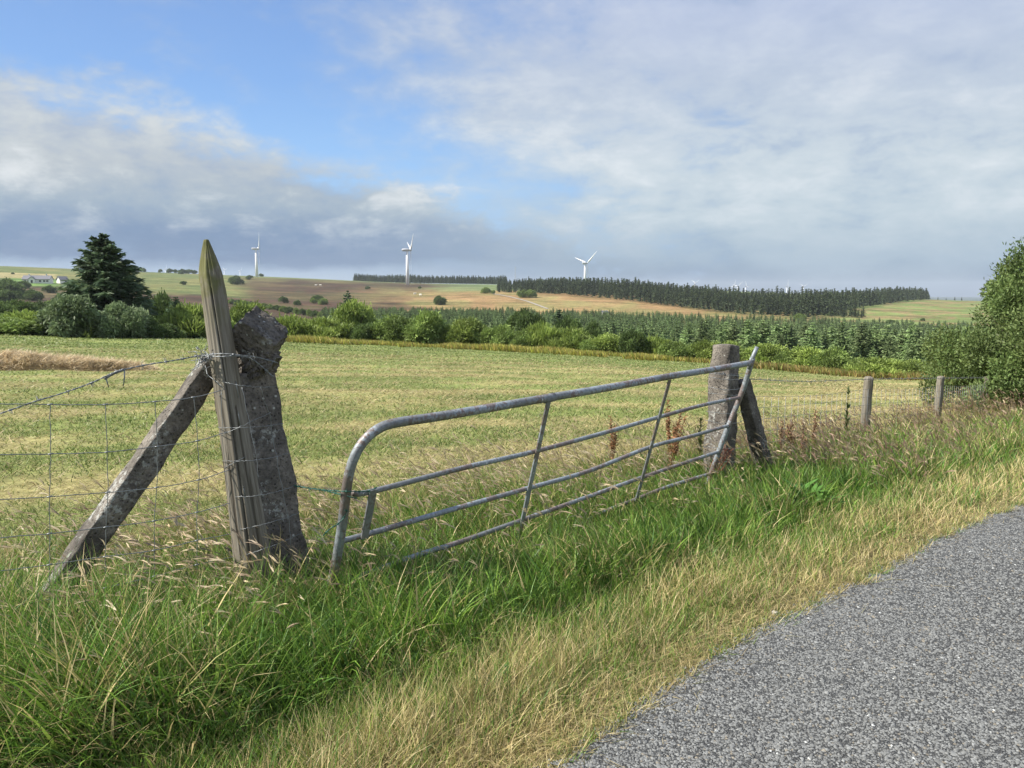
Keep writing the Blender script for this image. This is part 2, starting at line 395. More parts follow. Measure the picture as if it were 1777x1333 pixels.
def plain(name, col, rough=.6, metal=0, spec=.3, vary=.15, scale=4):
    def fn(q, out):
        a = tuple(x*(1-vary) for x in col); b = tuple(min(1, x*(1+vary)) for x in col)
        principled(q, out, q.mix(q.noise(obj_co(q), scale, 4, .6), a, b), rough, metal, None, spec)
    return mat(name, fn)
M['green_wire'] = plain('green_plastic_wire', (.03, .10, .075), .5)
M['white'] = plain('turbine_white', (.78, .79, .80), .4, vary=.03)
M['nacelle'] = plain('nacelle_grey', (.45, .46, .48), .5, vary=.05)
M['wall'] = plain('white_render', (.78, .77, .73), .8, vary=.05)
M['slate'] = plain('grey_slates', (.16, .16, .18), .7, vary=.2, scale=2)
M['glass'] = plain('dark_window', (.03, .035, .04), .15, vary=.1, spec=.6)
M['bark'] = plain('bark', (.10, .075, .055), .9, vary=.4, scale=6)
M['fleece'] = plain('fleece', (.70, .67, .58), .95, vary=.1)
M['stone'] = plain('pale_stone', (.42, .40, .36), .85, vary=.25, scale=30)
M['track'] = plain('pale_track', (.30, .27, .22), .95, vary=.15, scale=.3)
M['dock'] = m_foliage('dock_seed', .15, .7, .3, 8)

# ------------------------------------------------------------------ ground sheet
def ground_colour(x, y):
    r = np.hypot(x, y); c = colof(x, y); N = len(x); s, t = st(x, y)
    def col(v): return np.tile(np.array(v, float), (N, 1))
    def mixc(a, b, m): return a*(1-m[:, None])+b*m[:, None]
    er = np.interp(c, COLS, EDGE_R)
    a = np.arctan2(x, y); la = np.log(r)
    big = fbm(x*.02+5, y*.02, 21, 4); mid = fbm(x*.15, y*.15, 31, 3)
    K = field_mix(x, y)
    out = mixc(col((.135, .18, .048)), col((.31, .27, .12)), K)
    scrub = mixc(col((.09, .13, .04)), col((.14, .17, .05)), mid)
    m = sstep(r, er-1.0, er+2.5); out = mixc(out, scrub, m)
    # land on the far slopes, by real distance and bearing
    n1 = fbm(a*26, la*9, 41, 4); n2 = fbm(a*60, la*50, 51, 3)
    moor = mixc(col((.068, .042, .026)), col((.10, .078, .036)), sstep(n1, .35, .7)); moor = mixc(moor, col((.06, .06, .03)), sstep(n2, .55, .8)*.7)
    orange = mixc(col((.25, .165, .075)), col((.22, .19, .075)), sstep(n1, .4, .7))
    green = mixc(col((.11, .135, .045)), col((.17, .165, .06)), sstep(n1, .35, .7))
    far = mixc(col((.11, .15, .06)), col((.16, .19, .08)), n1)
    def w(v, lo, hi, soft): return sstep(v, lo-soft, lo+soft)*(1-sstep(v, hi-soft, hi+soft))
    wob = (n1-.5)
    out = mixc(out, far, sstep(r, 75, 95))
    out = mixc(out, moor, w(c+wob*120, -400, 760, 60)*w(r+wob*60, 215, 1100, 20))
    out = mixc(out, orange, w(c+wob*120, 700, 1420, 60)*w(r+wob*40, 330, 700, 20))
    out = mixc(out, mixc(col((.17, .14, .06)), orange, sstep(n2, .4, .6)), w(c, 620, 800, 50)*w(r+wob*80, 500, 800, 30)*.4)
    out = mixc(out, green, w(c+wob*80, -600, 430, 25)*w(r+wob*60+(c-100)*.35, 640, 5000, 25))
    out = mixc(out, col((.32, .27, .13)), w(c, -200, 105, 8)*w(r, 800, 930, 12))
    out = mixc(out, col((.13, .21, .055)), w(c, 20, 110, 8)*w(r, 640, 790, 12))
    out = mixc(out, col((.25, .33, .06)), w(c+wob*60, -300, 78, 12)*w(r, 235, 300, 10))
    out = mixc(out, col((.21, .31, .05)), w(c+wob*60, 225, 400, 20)*w(r, 120, 200, 12))
    out = mixc(out, col((.23, .34, .05)), w(c+wob*80, 470, 700, 20)*w(r, 125, 225, 10))
    out = mixc(out, green, w(c+wob*60, 430, 720, 25)*w(r+wob*160, 930, 5000, 35)*.35)
    out = mixc(out, mixc(col((.15, .19, .06)), col((.22, .17, .08)), sstep(n2, .45, .65)), w(c+wob*60, 1420, 2400, 20)*w(r+wob*80, 430, 1400, 30))
    out = mixc(out, col((.06, .09, .08)), sstep(r, 1500, 2200))
    # ground under the verge
    vg = w(s, -.3, 3.2, .3)*(1-sstep(r, 25, 40)); out = mixc(out, col((.09, .11, .035)), vg)
    dry = w(s, -.6, .65, .25)*(1-sstep(r, 25, 40)); out = mixc(out, col((.15, .13, .06)), dry)
    return out
def field_mix(x, y):
    """0 green .. 1 straw; mown rows run roughly across the view"""
    u = x*.93+y*.36; v = -x*.36+y*.93
    rows = fbm(u*.16, v*.8, 61, 4); fine = fbm(u*.9, v*2.6, 71, 3)
    patch = fbm(x*.45, y*.45, 66, 3); blot = fbm(x*3.1, y*3.1, 67, 2)
    sw = .5+.5*np.sin(v*2.3+3.5*fbm(u*.05, v*.05, 68, 2)+1.2*fbm(u*.4, v*.4, 69, 2))
    k = sstep(rows*.28+fine*.32+patch*.22+blot*.14+sw*.20, .46, .74)
    r = np.hypot(x, y); c = colof(x, y)
    far_g = sstep(r, 26, 44)*(1-sstep(c, 1350, 1500))
    return np.clip((.18+k*.62)*(1-.6*far_g) + .22*sstep(c, 1250, 1500)*(1-far_g), 0, 1)
def make_ground():
    rr = np.concatenate([[0.02, .4, .8], np.exp(np.linspace(math.log(1.1), math.log(9000), 300))])
    f1 = np.linspace(-42, 42, 337); a = np.radians(np.concatenate([np.arange(-178, -42, 4), f1, np.arange(46, 180, 4)]))
    A, R = np.meshgrid(a, rr); x = (np.sin(A)*R).ravel(); y = (np.cos(A)*R).ravel()
    z = gz(x, y); s, t = st(x, y); r = np.hypot(x, y)
    z = z - .03*(1-sstep(s-SE(t), -.14, -.03))
    na = len(a); i = np.arange(len(rr)-1)[:, None]*na; j = np.arange(na)[None, :]; j2 = (j+1) % na
    Fq = np.stack([i+j, i+j2, i+na+j2, i+na+j], -1).reshape(-1)
    me = fastmesh('ground', np.stack([x, y, z], 1), Fq, 4, ground_colour(x, y), True)
    tag(link('ground', me, M['ground']), kind='structure')
make_ground()
def make_road():
    rg = np.random.RandomState(4)
    ts = np.concatenate([np.arange(-12, 12, .06), np.arange(12, 60, 1.0)]); ss = np.concatenate([[0.0], -np.array([.05, .15, .4, .8, 1.3, 1.9, 2.6, 3.4, 4.4, 5.2])])
    V = []
    for t in ts:
        wob = float(SE(np.array([t]))[0])+(float(vnoise(np.array([t*9]), np.array([2.]), 8)[0])-.5)*.05
        for k, s in enumerate(ss):
            sx = s + (wob if k < 3 else 0) - (.0)
            p = E0+ED*t+EN*sx; V.append((p[0], p[1], 0))
    V = np.array(V); z = gz(V[:, 0], V[:, 1]); V[:, 2] = z+.006
    n = len(ss); i = np.arange(len(ts)-1)[:, None]*n; j = np.arange(n-1)[None, :]
    Fq = np.stack([i+j, i+j+1, i+n+j+1, i+n+j], -1).reshape(-1)
    me = fastmesh('road', V, Fq, 4, None, True); tag(link('road', me, M['road']), kind='structure')
make_road()
def chippings():
    rg = np.random.RandomState(77); N = 330000
    r = np.sqrt(rg.uniform(1.5**2, 7.5**2, N)); a = rg.uniform(-.05, .72, N); x = np.sin(a)*r; y = np.cos(a)*r; s, t = st(x, y)
    k = (s < SE(t)+.01+rg.normal(0, .025, N))*(rg.rand(N) < np.clip(1.15-r/8.5, .0, 1)*.62); x, y, r = x[k], y[k], r[k]; N = len(x)
    z = gz(x, y)+.006; R_ = rg.uniform(.0042, .0078, N)*(1+.5*(rg.rand(N) < .04)); an = rg.uniform(0, 6.28, N)
    base = np.array([[1, 0, 0], [.35, .85, .1], [-.75, .6, -.1], [-.9, -.35, .1], [.1, -.95, 0], [.3, .1, .62], [-.35, -.1, .5]])
    V = base[None]*(1+rg.normal(0, .22, (N, 7, 1))); V[:, :, 2] += rg.normal(0, .06, (N, 7)); V = V*R_[:, None, None]
    V[:, :, 1] *= rg.uniform(.6, 1.1, (N, 1)); c, s_ = np.cos(an)[:, None], np.sin(an)[:, None]
    X = V[:, :, 0]*c-V[:, :, 1]*s_+x[:, None]; Y = V[:, :, 0]*s_+V[:, :, 1]*c+y[:, None]; Z = V[:, :, 2]+z[:, None]
    tri = np.array([[0, 1, 5], [1, 2, 5], [2, 6, 5], [2, 3, 6], [3, 4, 6], [4, 5, 6], [4, 0, 5]])
    Fq = (tri.reshape(-1)[None]+(np.arange(N)*7)[:, None]).reshape(-1)
    g = rg.choice([.115, .145, .168, .195, .235, .45], N, p=[.14, .29, .33, .18, .057, .003])*rg.uniform(.85, 1.15, N)
    col = np.stack([g*.97, g, g*.97], 1); warm = rg.rand(N) < .06; col[warm] *= [1.12, .98, .8]
    me = fastmesh('loose_chippings', np.stack([X, Y, Z], -1).reshape(-1, 3), Fq, 3, np.repeat(col, 7, 0))
    def fn(q, out): principled(q, out, q.new('ShaderNodeVertexColor', layer_name='Col').outputs[0], .65, 0, None, .35)
    tag(link('loose_chippings', me, mat('chipping_stone', fn)), 'grey stone chippings covering the near road surface', 'gravel', kind='stuff')
chippings()

# ------------------------------------------------------------------ haze
def make_haze():
    V = [(x, y, z) for z in (-75, 125) for x, y in ((-9300, -9300), (9300, -9300), (9300, 9300), (-9300, 9300))]
    def fn(q, out):
        v = q.new('ShaderNodeVolumePrincipled'); v.inputs['Color'].default_value = (.80, .87, .95, 1); v.inputs['Density'].default_value = HAZE
        v.inputs['Anisotropy'].default_value = .1; q.l.new(v.outputs[0], out.inputs['Volume'])
    o = MB().add(V, [(3, 2, 1, 0), (4, 5, 6, 7), (0, 1, 5, 4), (1, 2, 6, 5), (2, 3, 7, 6), (3, 0, 4, 7)]).build('haze', mat('haze', fn)); tag(o, kind='stuff')
HAZE = .00010
make_haze()
# ------------------------------------------------------------------ grass
rs = np.random.RandomState(11)
def sample_polar(n, r0, r1, a0, a1, flat=None):
    """log-uniform in distance (denser near); flat: cap of density inside this radius"""
    r = np.exp(rs.uniform(math.log(r0), math.log(r1), n)); a = rs.uniform(a0, a1, n)
    if flat: keep = rs.rand(n) < np.minimum(1, (r/flat)**2); r = r[keep]; a = a[keep]
    return np.sin(a)*r, np.cos(a)*r, r, a
def blades(S, x, y, h, w, az, th0, bend, col, K=4, tip=1.25, zoff=0.0, wprof=None):
    N = len(x); base = np.stack([x, y, gz(x, y)-.01+zoff], 1)
    P = blade_pts(base, h, az, th0, bend, K)
    t = np.linspace(0, 1, K)
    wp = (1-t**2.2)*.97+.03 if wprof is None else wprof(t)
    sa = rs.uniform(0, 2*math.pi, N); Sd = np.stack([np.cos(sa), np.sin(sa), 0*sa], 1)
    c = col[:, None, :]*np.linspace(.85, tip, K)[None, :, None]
    S.add(P, w[:, None]*wp[None, :], Sd, c)
    return P
def pick(n, pal, wts):
    pal = np.array(pal); i = rs.choice(len(pal), n, p=np.array(wts)/sum(wts)); return pal[i]*rs.uniform(.75, 1.25, (n, 1))
GREEN = [(.105, .205, .030), (.155, .26, .038), (.075, .155, .035), (.19, .27, .05)]
STRAW = [(.46, .38, .18), (.54, .45, .24), (.36, .28, .13), (.32, .30, .11)]
FGREEN = [(.14, .195, .05), (.19, .235, .065), (.10, .155, .04), (.24, .26, .09)]
def field_grass():
    S = Strips(); x, y, r, a = sample_polar(430000, 4.0, 66, -.72, .72)
    s, t = st(x, y); c = colof(x, y); er = np.interp(c, COLS, EDGE_R)
    k = (s > 2.3)*(r < er+1.5); x, y, r = x[k], y[k], r[k]; N = len(x)
    K = field_mix(x, y); dry = rs.rand(N) < np.clip(K*1.05+.08, 0, 1)
    col = np.where(dry[:, None], pick(N, STRAW, [3, 2, 2, 3]), pick(N, FGREEN, [3, 3, 2, 2]))
    h = rs.uniform(.03, .08, N); h = np.maximum(h, .0022*r)
    w = np.maximum(.004, .0011*r)*rs.uniform(.7, 1.4, N)
    far_ = sstep(r, 9, 24); lay = np.where(dry, rs.uniform(.9, 1.5, N), rs.uniform(.1, .9, N)+.45*far_)
    mean = np.array([.27, .28, .10]); col = col*(1-.42*far_[:, None])+(np.array([.32, .28, .125])*K[:, None]+np.array([.145, .205, .05])*(1-K[:, None]))*.42*far_[:, None]
    az = rs.choice([.35, 3.49], N)+rs.normal(0, .75, N)
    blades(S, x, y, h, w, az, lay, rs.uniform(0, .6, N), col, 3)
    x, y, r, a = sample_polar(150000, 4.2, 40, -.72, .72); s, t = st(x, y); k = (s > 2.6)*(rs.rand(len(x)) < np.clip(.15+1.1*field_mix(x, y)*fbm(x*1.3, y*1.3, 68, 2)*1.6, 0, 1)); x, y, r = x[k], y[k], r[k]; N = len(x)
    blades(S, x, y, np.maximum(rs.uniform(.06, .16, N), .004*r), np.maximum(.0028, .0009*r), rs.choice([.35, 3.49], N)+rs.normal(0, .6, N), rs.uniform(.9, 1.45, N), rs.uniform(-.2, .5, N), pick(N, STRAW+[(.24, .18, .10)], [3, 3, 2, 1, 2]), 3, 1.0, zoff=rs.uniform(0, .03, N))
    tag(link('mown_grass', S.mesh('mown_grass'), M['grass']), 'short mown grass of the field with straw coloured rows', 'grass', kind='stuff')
def zone_pick(N, dryp):
    dry = rs.rand(N) < dryp
    return np.where(dry[:, None], pick(N, STRAW, [3, 3, 2, 3]), pick(N, GREEN, [4, 3, 3, 2])), dry
WIND = math.radians(205)      # stems lean towards the left and the camera
def verge_grass():
    S = Strips(); x, y, r, a = sample_polar(620000, 1.1, 34, -.80, .80, 3.6)
    s, t = st(x, y); n = fbm(x*1.6, y*1.6, 101, 3); n2 = fbm(x*.5, y*.5, 111, 3)
    wid = 3.3 + .8*(n-.5) + .5*sstep(x, -1.5, -3)
    k = (s > .42+.4*(n-.5))*(s < wid)*(rs.rand(len(x)) < np.where(s > 2.5, .55, 1))
    x, y, r, s, n, n2, t = x[k], y[k], r[k], s[k], n[k], n2[k], t[k]; N = len(x)
    front = sstep(s+.25*(n2-.5), .68, 1.08); back = sstep(s, 2.2, 3.2)
    # tall near the posts and under the gate, lower towards the road
    h = (.07 + .25*front)*(1-.38*back)*rs.uniform(.55, 1.25, N)*(.65+.7*n)
    h *= 1 + 1.0*np.exp(-((x+2.25)**2+(y-2.85)**2)/.55)+.35*np.exp(-((x+1.6)**2+(y-2.6)**2)/.8)+.25*np.exp(-((x+.9)**2+(y-3.2)**2)/.6)
    h *= 1 + .2*sstep(r, 8, 11)*sstep(s, 1.0, 1.8)
    w = np.maximum(rs.uniform(.0035, .0095, N), .0011*r)
    h *= 1-.30*np.exp(-((s-1.75)/.55)**2)*sstep(t, .3, .8)*(1-sstep(t, 3.6, 4.2))
    wide = rs.rand(N) < .08; w[wide] *= 1.9
    col, dry = zone_pick(N, np.clip(.12+.65*(1-sstep(s, .5, .98+.4*(n2-.5)))+.25*back+.5*(n-.5)+.25*sstep(r, 8, 12)+.22*np.exp(-((x+2.1)**2+(y-2.7)**2)/1.2), .05, .92))
    az = np.where(rs.rand(N) < .45, WIND+rs.normal(0, .7, N), rs.uniform(0, 6.28, N))
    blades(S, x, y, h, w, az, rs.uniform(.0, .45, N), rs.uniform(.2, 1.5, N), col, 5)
    tag(link('verge_grass', S.mesh('verge_grass'), M['grass']), 'lush long green grass of the verge and along the gate', 'grass', kind='stuff')
def dry_grass():
    S = Strips(); x, y, r, a = sample_polar(640000, 1.1, 26, -.5, .82, 2.9)
    s, t = st(x, y); n = fbm(x*2.2, y*2.2, 121, 3); n2 = fbm(x*.9, y*.9, 131, 3)
    s = s-SE(t); lo = -.03+.05*(vnoise(t*9, t*0+2, 8)-.5)
    k = (s > lo)*(s < .95+.5*(n2-.5))*(rs.rand(len(x)) < sstep(s-lo, -.03, .04)*.9+.03)
    x, y, r, s, n = x[k], y[k], r[k], s[k], n[k]; N = len(x)
    h = (.045+.10*sstep(s, 0, .4))*rs.uniform(.5, 1.5, N)*(.6+.9*n)
    w = np.maximum(rs.uniform(.002, .0045, N), .00085*r)
    col, dry = zone_pick(N, np.clip(.74-.5*sstep(s, .5, 1.1)+.7*(n-.5)+.15*(s < .2), .15, .95))
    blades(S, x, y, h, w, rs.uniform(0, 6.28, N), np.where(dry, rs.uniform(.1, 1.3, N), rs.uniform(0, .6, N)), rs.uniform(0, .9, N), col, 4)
    tag(link('dry_grass', S.mesh('dry_grass'), M['grass']), 'short dry straw coloured grass along the road edge', 'grass', kind='stuff')
def thatch():
    S = Strips(); x, y, r, a = sample_polar(420000, 1.1, 22, -.8, .82, 2.9); s, t = st(x, y); sl = s-SE(t)
    k = (sl > -.05+.04*rs.rand(len(x)))*(s < 3.2)*(rs.rand(len(x)) < .30+.55*(1-sstep(sl, .3, .8))); x, y, r, sl = x[k], y[k], r[k], sl[k]; N = len(x)
    col = pick(N, STRAW+[(.22, .17, .09), (.14, .15, .05), (.18, .24, .06)], [3, 2, 3, 3, 2, 2, 2])
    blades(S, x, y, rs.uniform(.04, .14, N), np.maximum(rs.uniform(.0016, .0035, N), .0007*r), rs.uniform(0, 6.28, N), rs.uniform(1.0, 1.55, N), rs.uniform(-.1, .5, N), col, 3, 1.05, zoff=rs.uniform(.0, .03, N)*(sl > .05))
    N = 320; t = rs.uniform(-.4, 6, N); q = E0[None]+ED[None]*t[:, None]+EN[None]*(SE(t)-np.abs(rs.normal(0, .10, N)))[:, None]
    blades(S, q[:, 0], q[:, 1], rs.uniform(.03, .13, N), rs.uniform(.0015, .003, N), rs.uniform(0, 6.28, N), rs.uniform(1.35, 1.52, N), rs.uniform(-.2, .1, N), pick(N, STRAW, [1, 2, 1, 1]), 3, 1.0, zoff=.016)
    # tufts creeping over the road edge
    N = 5200; tc = rs.uniform(-.8, 7, 130); ti = rs.choice(130, N); t = tc[ti]+rs.normal(0, .035, N); q = E0[None]+ED[None]*t[:, None]+EN[None]*(SE(t)+.02-.05*rs.rand(130)[ti]+rs.normal(0, .02, N))[:, None]
    blades(S, q[:, 0], q[:, 1], rs.uniform(.03, .11, N), rs.uniform(.0018, .004, N), rs.uniform(0, 6.28, N), rs.uniform(.2, 1.3, N), rs.uniform(.1, .9, N), np.where((ti % 3 == 0)[:, None], pick(N, GREEN, [1, 1, 1, 2]), pick(N, STRAW, [1, 1, 2, 2])), 4, 1.1)
    tag(link('thatch', S.mesh('thatch'), M['grass']), 'matted dead grass lying in the verge and over the road edge', 'grass', kind='stuff')
def seed_stems(name, label, x, y, h, colr, headcol, th0, bend, az, headlen=.075, hw=.0055):
    S = Strips(); N = len(x); r = np.hypot(x, y)
    w = np.maximum(.0018, .00055*r)
    col = pick(N, colr, [1]*len(colr))
    P = blades(S, x, y, h, w, az, th0, bend, col, 6, 1.1, wprof=lambda t: 1-.4*t)
    tip = P[:, -1]; d = norm(P[:, -1]-P[:, -2]); down = np.array([0, 0, -1.])
    K = 5; hl = headlen*rs.uniform(.6, 1.3, N); hc = pick(N, headcol, [1]*len(headcol))
    for j in range(3):
        Q = np.zeros((N, K, 3)); Q[:, 0] = tip; dd = d.copy()
        for k in range(1, K):
            dd = norm(dd+down*.14+rs.normal(0, .07, (N, 3))); Q[:, k] = Q[:, k-1]+dd*(hl/(K-1))[:, None]
        sa = rs.normal(0, 1, (N, 3)); sd_ = norm(np.cross(d, sa))
        ww = np.maximum(hw, .00075*r)[:, None]*np.array([.3, 1, .95, .7, .15])*rs.uniform(.6, 1.2, (N, K))
        S.add(Q, ww, sd_, hc)
    tag(link(name, S.mesh(name), M['grass']), label, 'grass', kind='stuff')
STEM = [(.34, .28, .12), (.30, .26, .10), (.22, .22, .07), (.38, .30, .18)]
HEAD = [(.58, .47, .30), (.52, .41, .26), (.46, .35, .24), (.64, .54, .36)]
HEADP = [(.34, .22, .16), (.40, .27, .20), (.46, .35, .25)]
def stems():
    x, y, r, a = sample_polar(40000, 1.8, 9.5, -.75, .75, 4.5); s, t = st(x, y); n = fbm(x*1.1, y*1.1, 141, 3)
    gate = np.exp(-((s-2.5)/.75)**2); post = 1.6*np.exp(-((x+1.6)**2+(y-3.5)**2)/.35)
    k = (s > 1.0)*(rs.rand(len(x)) < np.clip((gate*.62*(n > .36)+post*.06+.05*(s > 1.1)), 0, 1)*(s < 4.0))
    x, y, r, s = x[k], y[k], r[k], s[k]; N = len(x)
    seed_stems('seeding_grass', 'seeding golden grass stems standing around the gate', x, y, rs.uniform(.28, .56, N), STEM, HEAD, rs.uniform(.0, .35, N), rs.uniform(.3, 1.1, N), WIND+rs.normal(0, .6, N))
    # bent bundle in front of the leaning post
    N = 480; x = -1.15+rs.normal(0, .28, N); y = 3.42+rs.normal(0, .16, N)
    seed_stems('bent_grass', 'brown seeding grass bent over at the foot of the leaning post', x, y, rs.uniform(.4, .75, N), [(.26, .20, .10), (.20, .17, .07), (.30, .24, .14)], HEAD, rs.uniform(.25, .8, N), rs.uniform(.5, 1.2, N), math.radians(172)+rs.normal(0, .45, N), .075, .0065)
    N = 1000; x = -2.2+rs.normal(0, .30, N); y = 2.85+rs.normal(0, .22, N)
    seed_stems('brown_grass', 'brown grass tangle at the foot of the left brace', x, y, rs.uniform(.25, .58, N), [(.26, .19, .11), (.20, .17, .08), (.30, .24, .14)], HEADP, rs.uniform(.2, .8, N), rs.uniform(.5, 1.2, N), math.radians(150)+rs.normal(0, .9, N), .03, .003)
    # pinkish-brown seeded growth along the right fence
    x, y, r, a = sample_polar(52000, 6.0, 32, .22, .78); s, t = st(x, y); n = fbm(x*.8, y*.8, 151, 3)
    px, py = FP(0); d = (x-px)*FDN[0]+(y-py)*FDN[1]       # distance from fence line, positive to the road
    k = (d > -.6)*(d < 1.5+.8*(n-.5))*(rs.rand(len(x)) < .10+.30*n)*((x-px)*FDD[0]+(y-py)*FDD[1] > .2)
    x, y, r = x[k], y[k], r[k]; N = len(x)
    seed_stems('brown_seed_grass', 'pinkish brown seeding grass along the right hand fence', x, y, rs.uniform(.22, .46, N)*(1+.35*sstep(r, 14, 20)), STEM+[(.28, .2, .13)], HEADP+HEAD[:1], rs.uniform(.0, .35, N), rs.uniform(.2, .9, N), WIND+rs.normal(0, .6, N), .085, .007)
# fence line beyond the far gatepost
FB0 = PD(1262, 700, 7.15)[:2]; FB1 = PD(1630, 700, 14.0)[:2]; FDD = (FB1-FB0)/np.linalg.norm(FB1-FB0); FDN = np.array([FDD[1], -FDD[0]])
def FP(k): return FB0+FDD*k
field_grass(); verge_grass(); dry_grass(); thatch(); stems()

# rushes along the far edge of the field
def rushes():
    S = Strips(); N = 60000; a = rs.uniform(-.30, .60, N); c = CX+F*np.tan(a); er = np.interp(c, COLS, EDGE_R)
    d = rs.uniform(-5.5, 2.5, N); r = er+d*(.5+.5*fbm(c*.012, c*0, 161, 2)); x = np.sin(a)*r; y = np.cos(a)*r
    n = fbm(x*.35, y*.35, 171, 3); k = (n > .40)+(d > -1.5); x, y, r, n, c = x[k], y[k], r[k], n[k], c[k]; N = len(x)
    h = rs.uniform(.25, .65, N)*(.3+1.1*n); gold = pick(N, [(.46, .38, .11), (.38, .33, .10), (.32, .26, .09), (.26, .29, .07), (.42, .44, .09)], [3, 3, 2, 4, 3])
    red = pick(N, [(.32, .22, .09), (.30, .25, .09), (.26, .28, .08)], [2, 2, 3]); m = sstep(c, 1150, 1300)[:, None] > rs.rand(N, 1)
    blades(S, x, y, h, rs.uniform(.05, .10, N), WIND+rs.normal(0, .9, N), rs.uniform(0, .3, N), rs.uniform(.2, .9, N), np.where(m, red, gold), 3)
    tag(link('rushes', S.mesh('rushes'), M['grass']), 'golden rushes along the far edge of the mown field', 'rushes', kind='stuff')
rushes()

# ------------------------------------------------------------------ trees and shrubs
def bush_mesh(name, seed, n=8000, lumps=14, leaf=(.10, .034), flat=.85, pal=None, upright=.5, spike=.0):
    rg = np.random.RandomState(seed); S = Strips()
    a = rg.uniform(0, 6.28, lumps); rr = np.sqrt(rg.rand(lumps))*.62; zc = rg.uniform(.15, .62, lumps)*(1-.35*rr)
    cx = rr*np.cos(a); cy = rr*np.sin(a); R = rg.uniform(.24, .42, lumps); cx[0] = cy[0] = 0; zc[0] = .55; R[0] = .42
    li = rg.choice(lumps, n, p=R**2/np.sum(R**2)); d = norm(rg.normal(0, 1, (n, 3)))
    d[:, 2] = np.where(d[:, 2] < -.35, -d[:, 2], d[:, 2])
    rad_ = R[li]*(1-.35*rg.rand(n)**1.5)*(1+.16*rg.normal(0, 1, n)*(rg.rand(n) < .3))
    p = np.stack([cx[li], cy[li], zc[li]], 1)+d*rad_[:, None]; p[:, 2] = np.abs(p[:, 2]); p[:, 2] *= flat
    g = norm(d*.8+np.array([0, 0, upright])+rg.normal(0, .55, (n, 3)))
    L = leaf[0]*rg.uniform(.6, 1.5, n); K = 3; P = np.zeros((n, K, 3)); P[:, 0] = p
    for k in range(1, K): P[:, k] = P[:, k-1]+g*(L/(K-1))[:, None]+np.array([0, 0, -.01])*k
    sd_ = norm(np.cross(g, rg.normal(0, 1, (n, 3))))
    pal = pal or [(.10, .16, .03), (.13, .19, .04), (.075, .12, .025)]
    pl = np.array(pal); base = pl[rg.choice(len(pl), lumps)][li]; c = base*.6+pl[rg.choice(len(pl), n)]*.4; c = c*rg.uniform(.75, 1.3, (n, 1))
    S.add(P, leaf[1]*np.array([.5, 1, .25])[None, :]*rg.uniform(.7, 1.3, (n, 1)), sd_, c)
    return S.mesh(name)
def stems_mesh(name, seed, n=7):
    rg = np.random.RandomState(seed); mb = MB()
    for i in range(n):
        a = rg.uniform(0, 6.28); l = rg.uniform(.4, .75); o = np.array([math.cos(a), math.sin(a), 0])*.05
        e = np.array([math.cos(a)*l*.55, math.sin(a)*l*.55, l*.8]); mb.tube([o, o*.5+e*.5+np.array([0, 0, .06]), e], [.028, .018, .006], 5)
    me = bpy.data.meshes.new(name); me.from_pydata(mb.v, [], mb.f); me.materials.append(M['bark']); return me
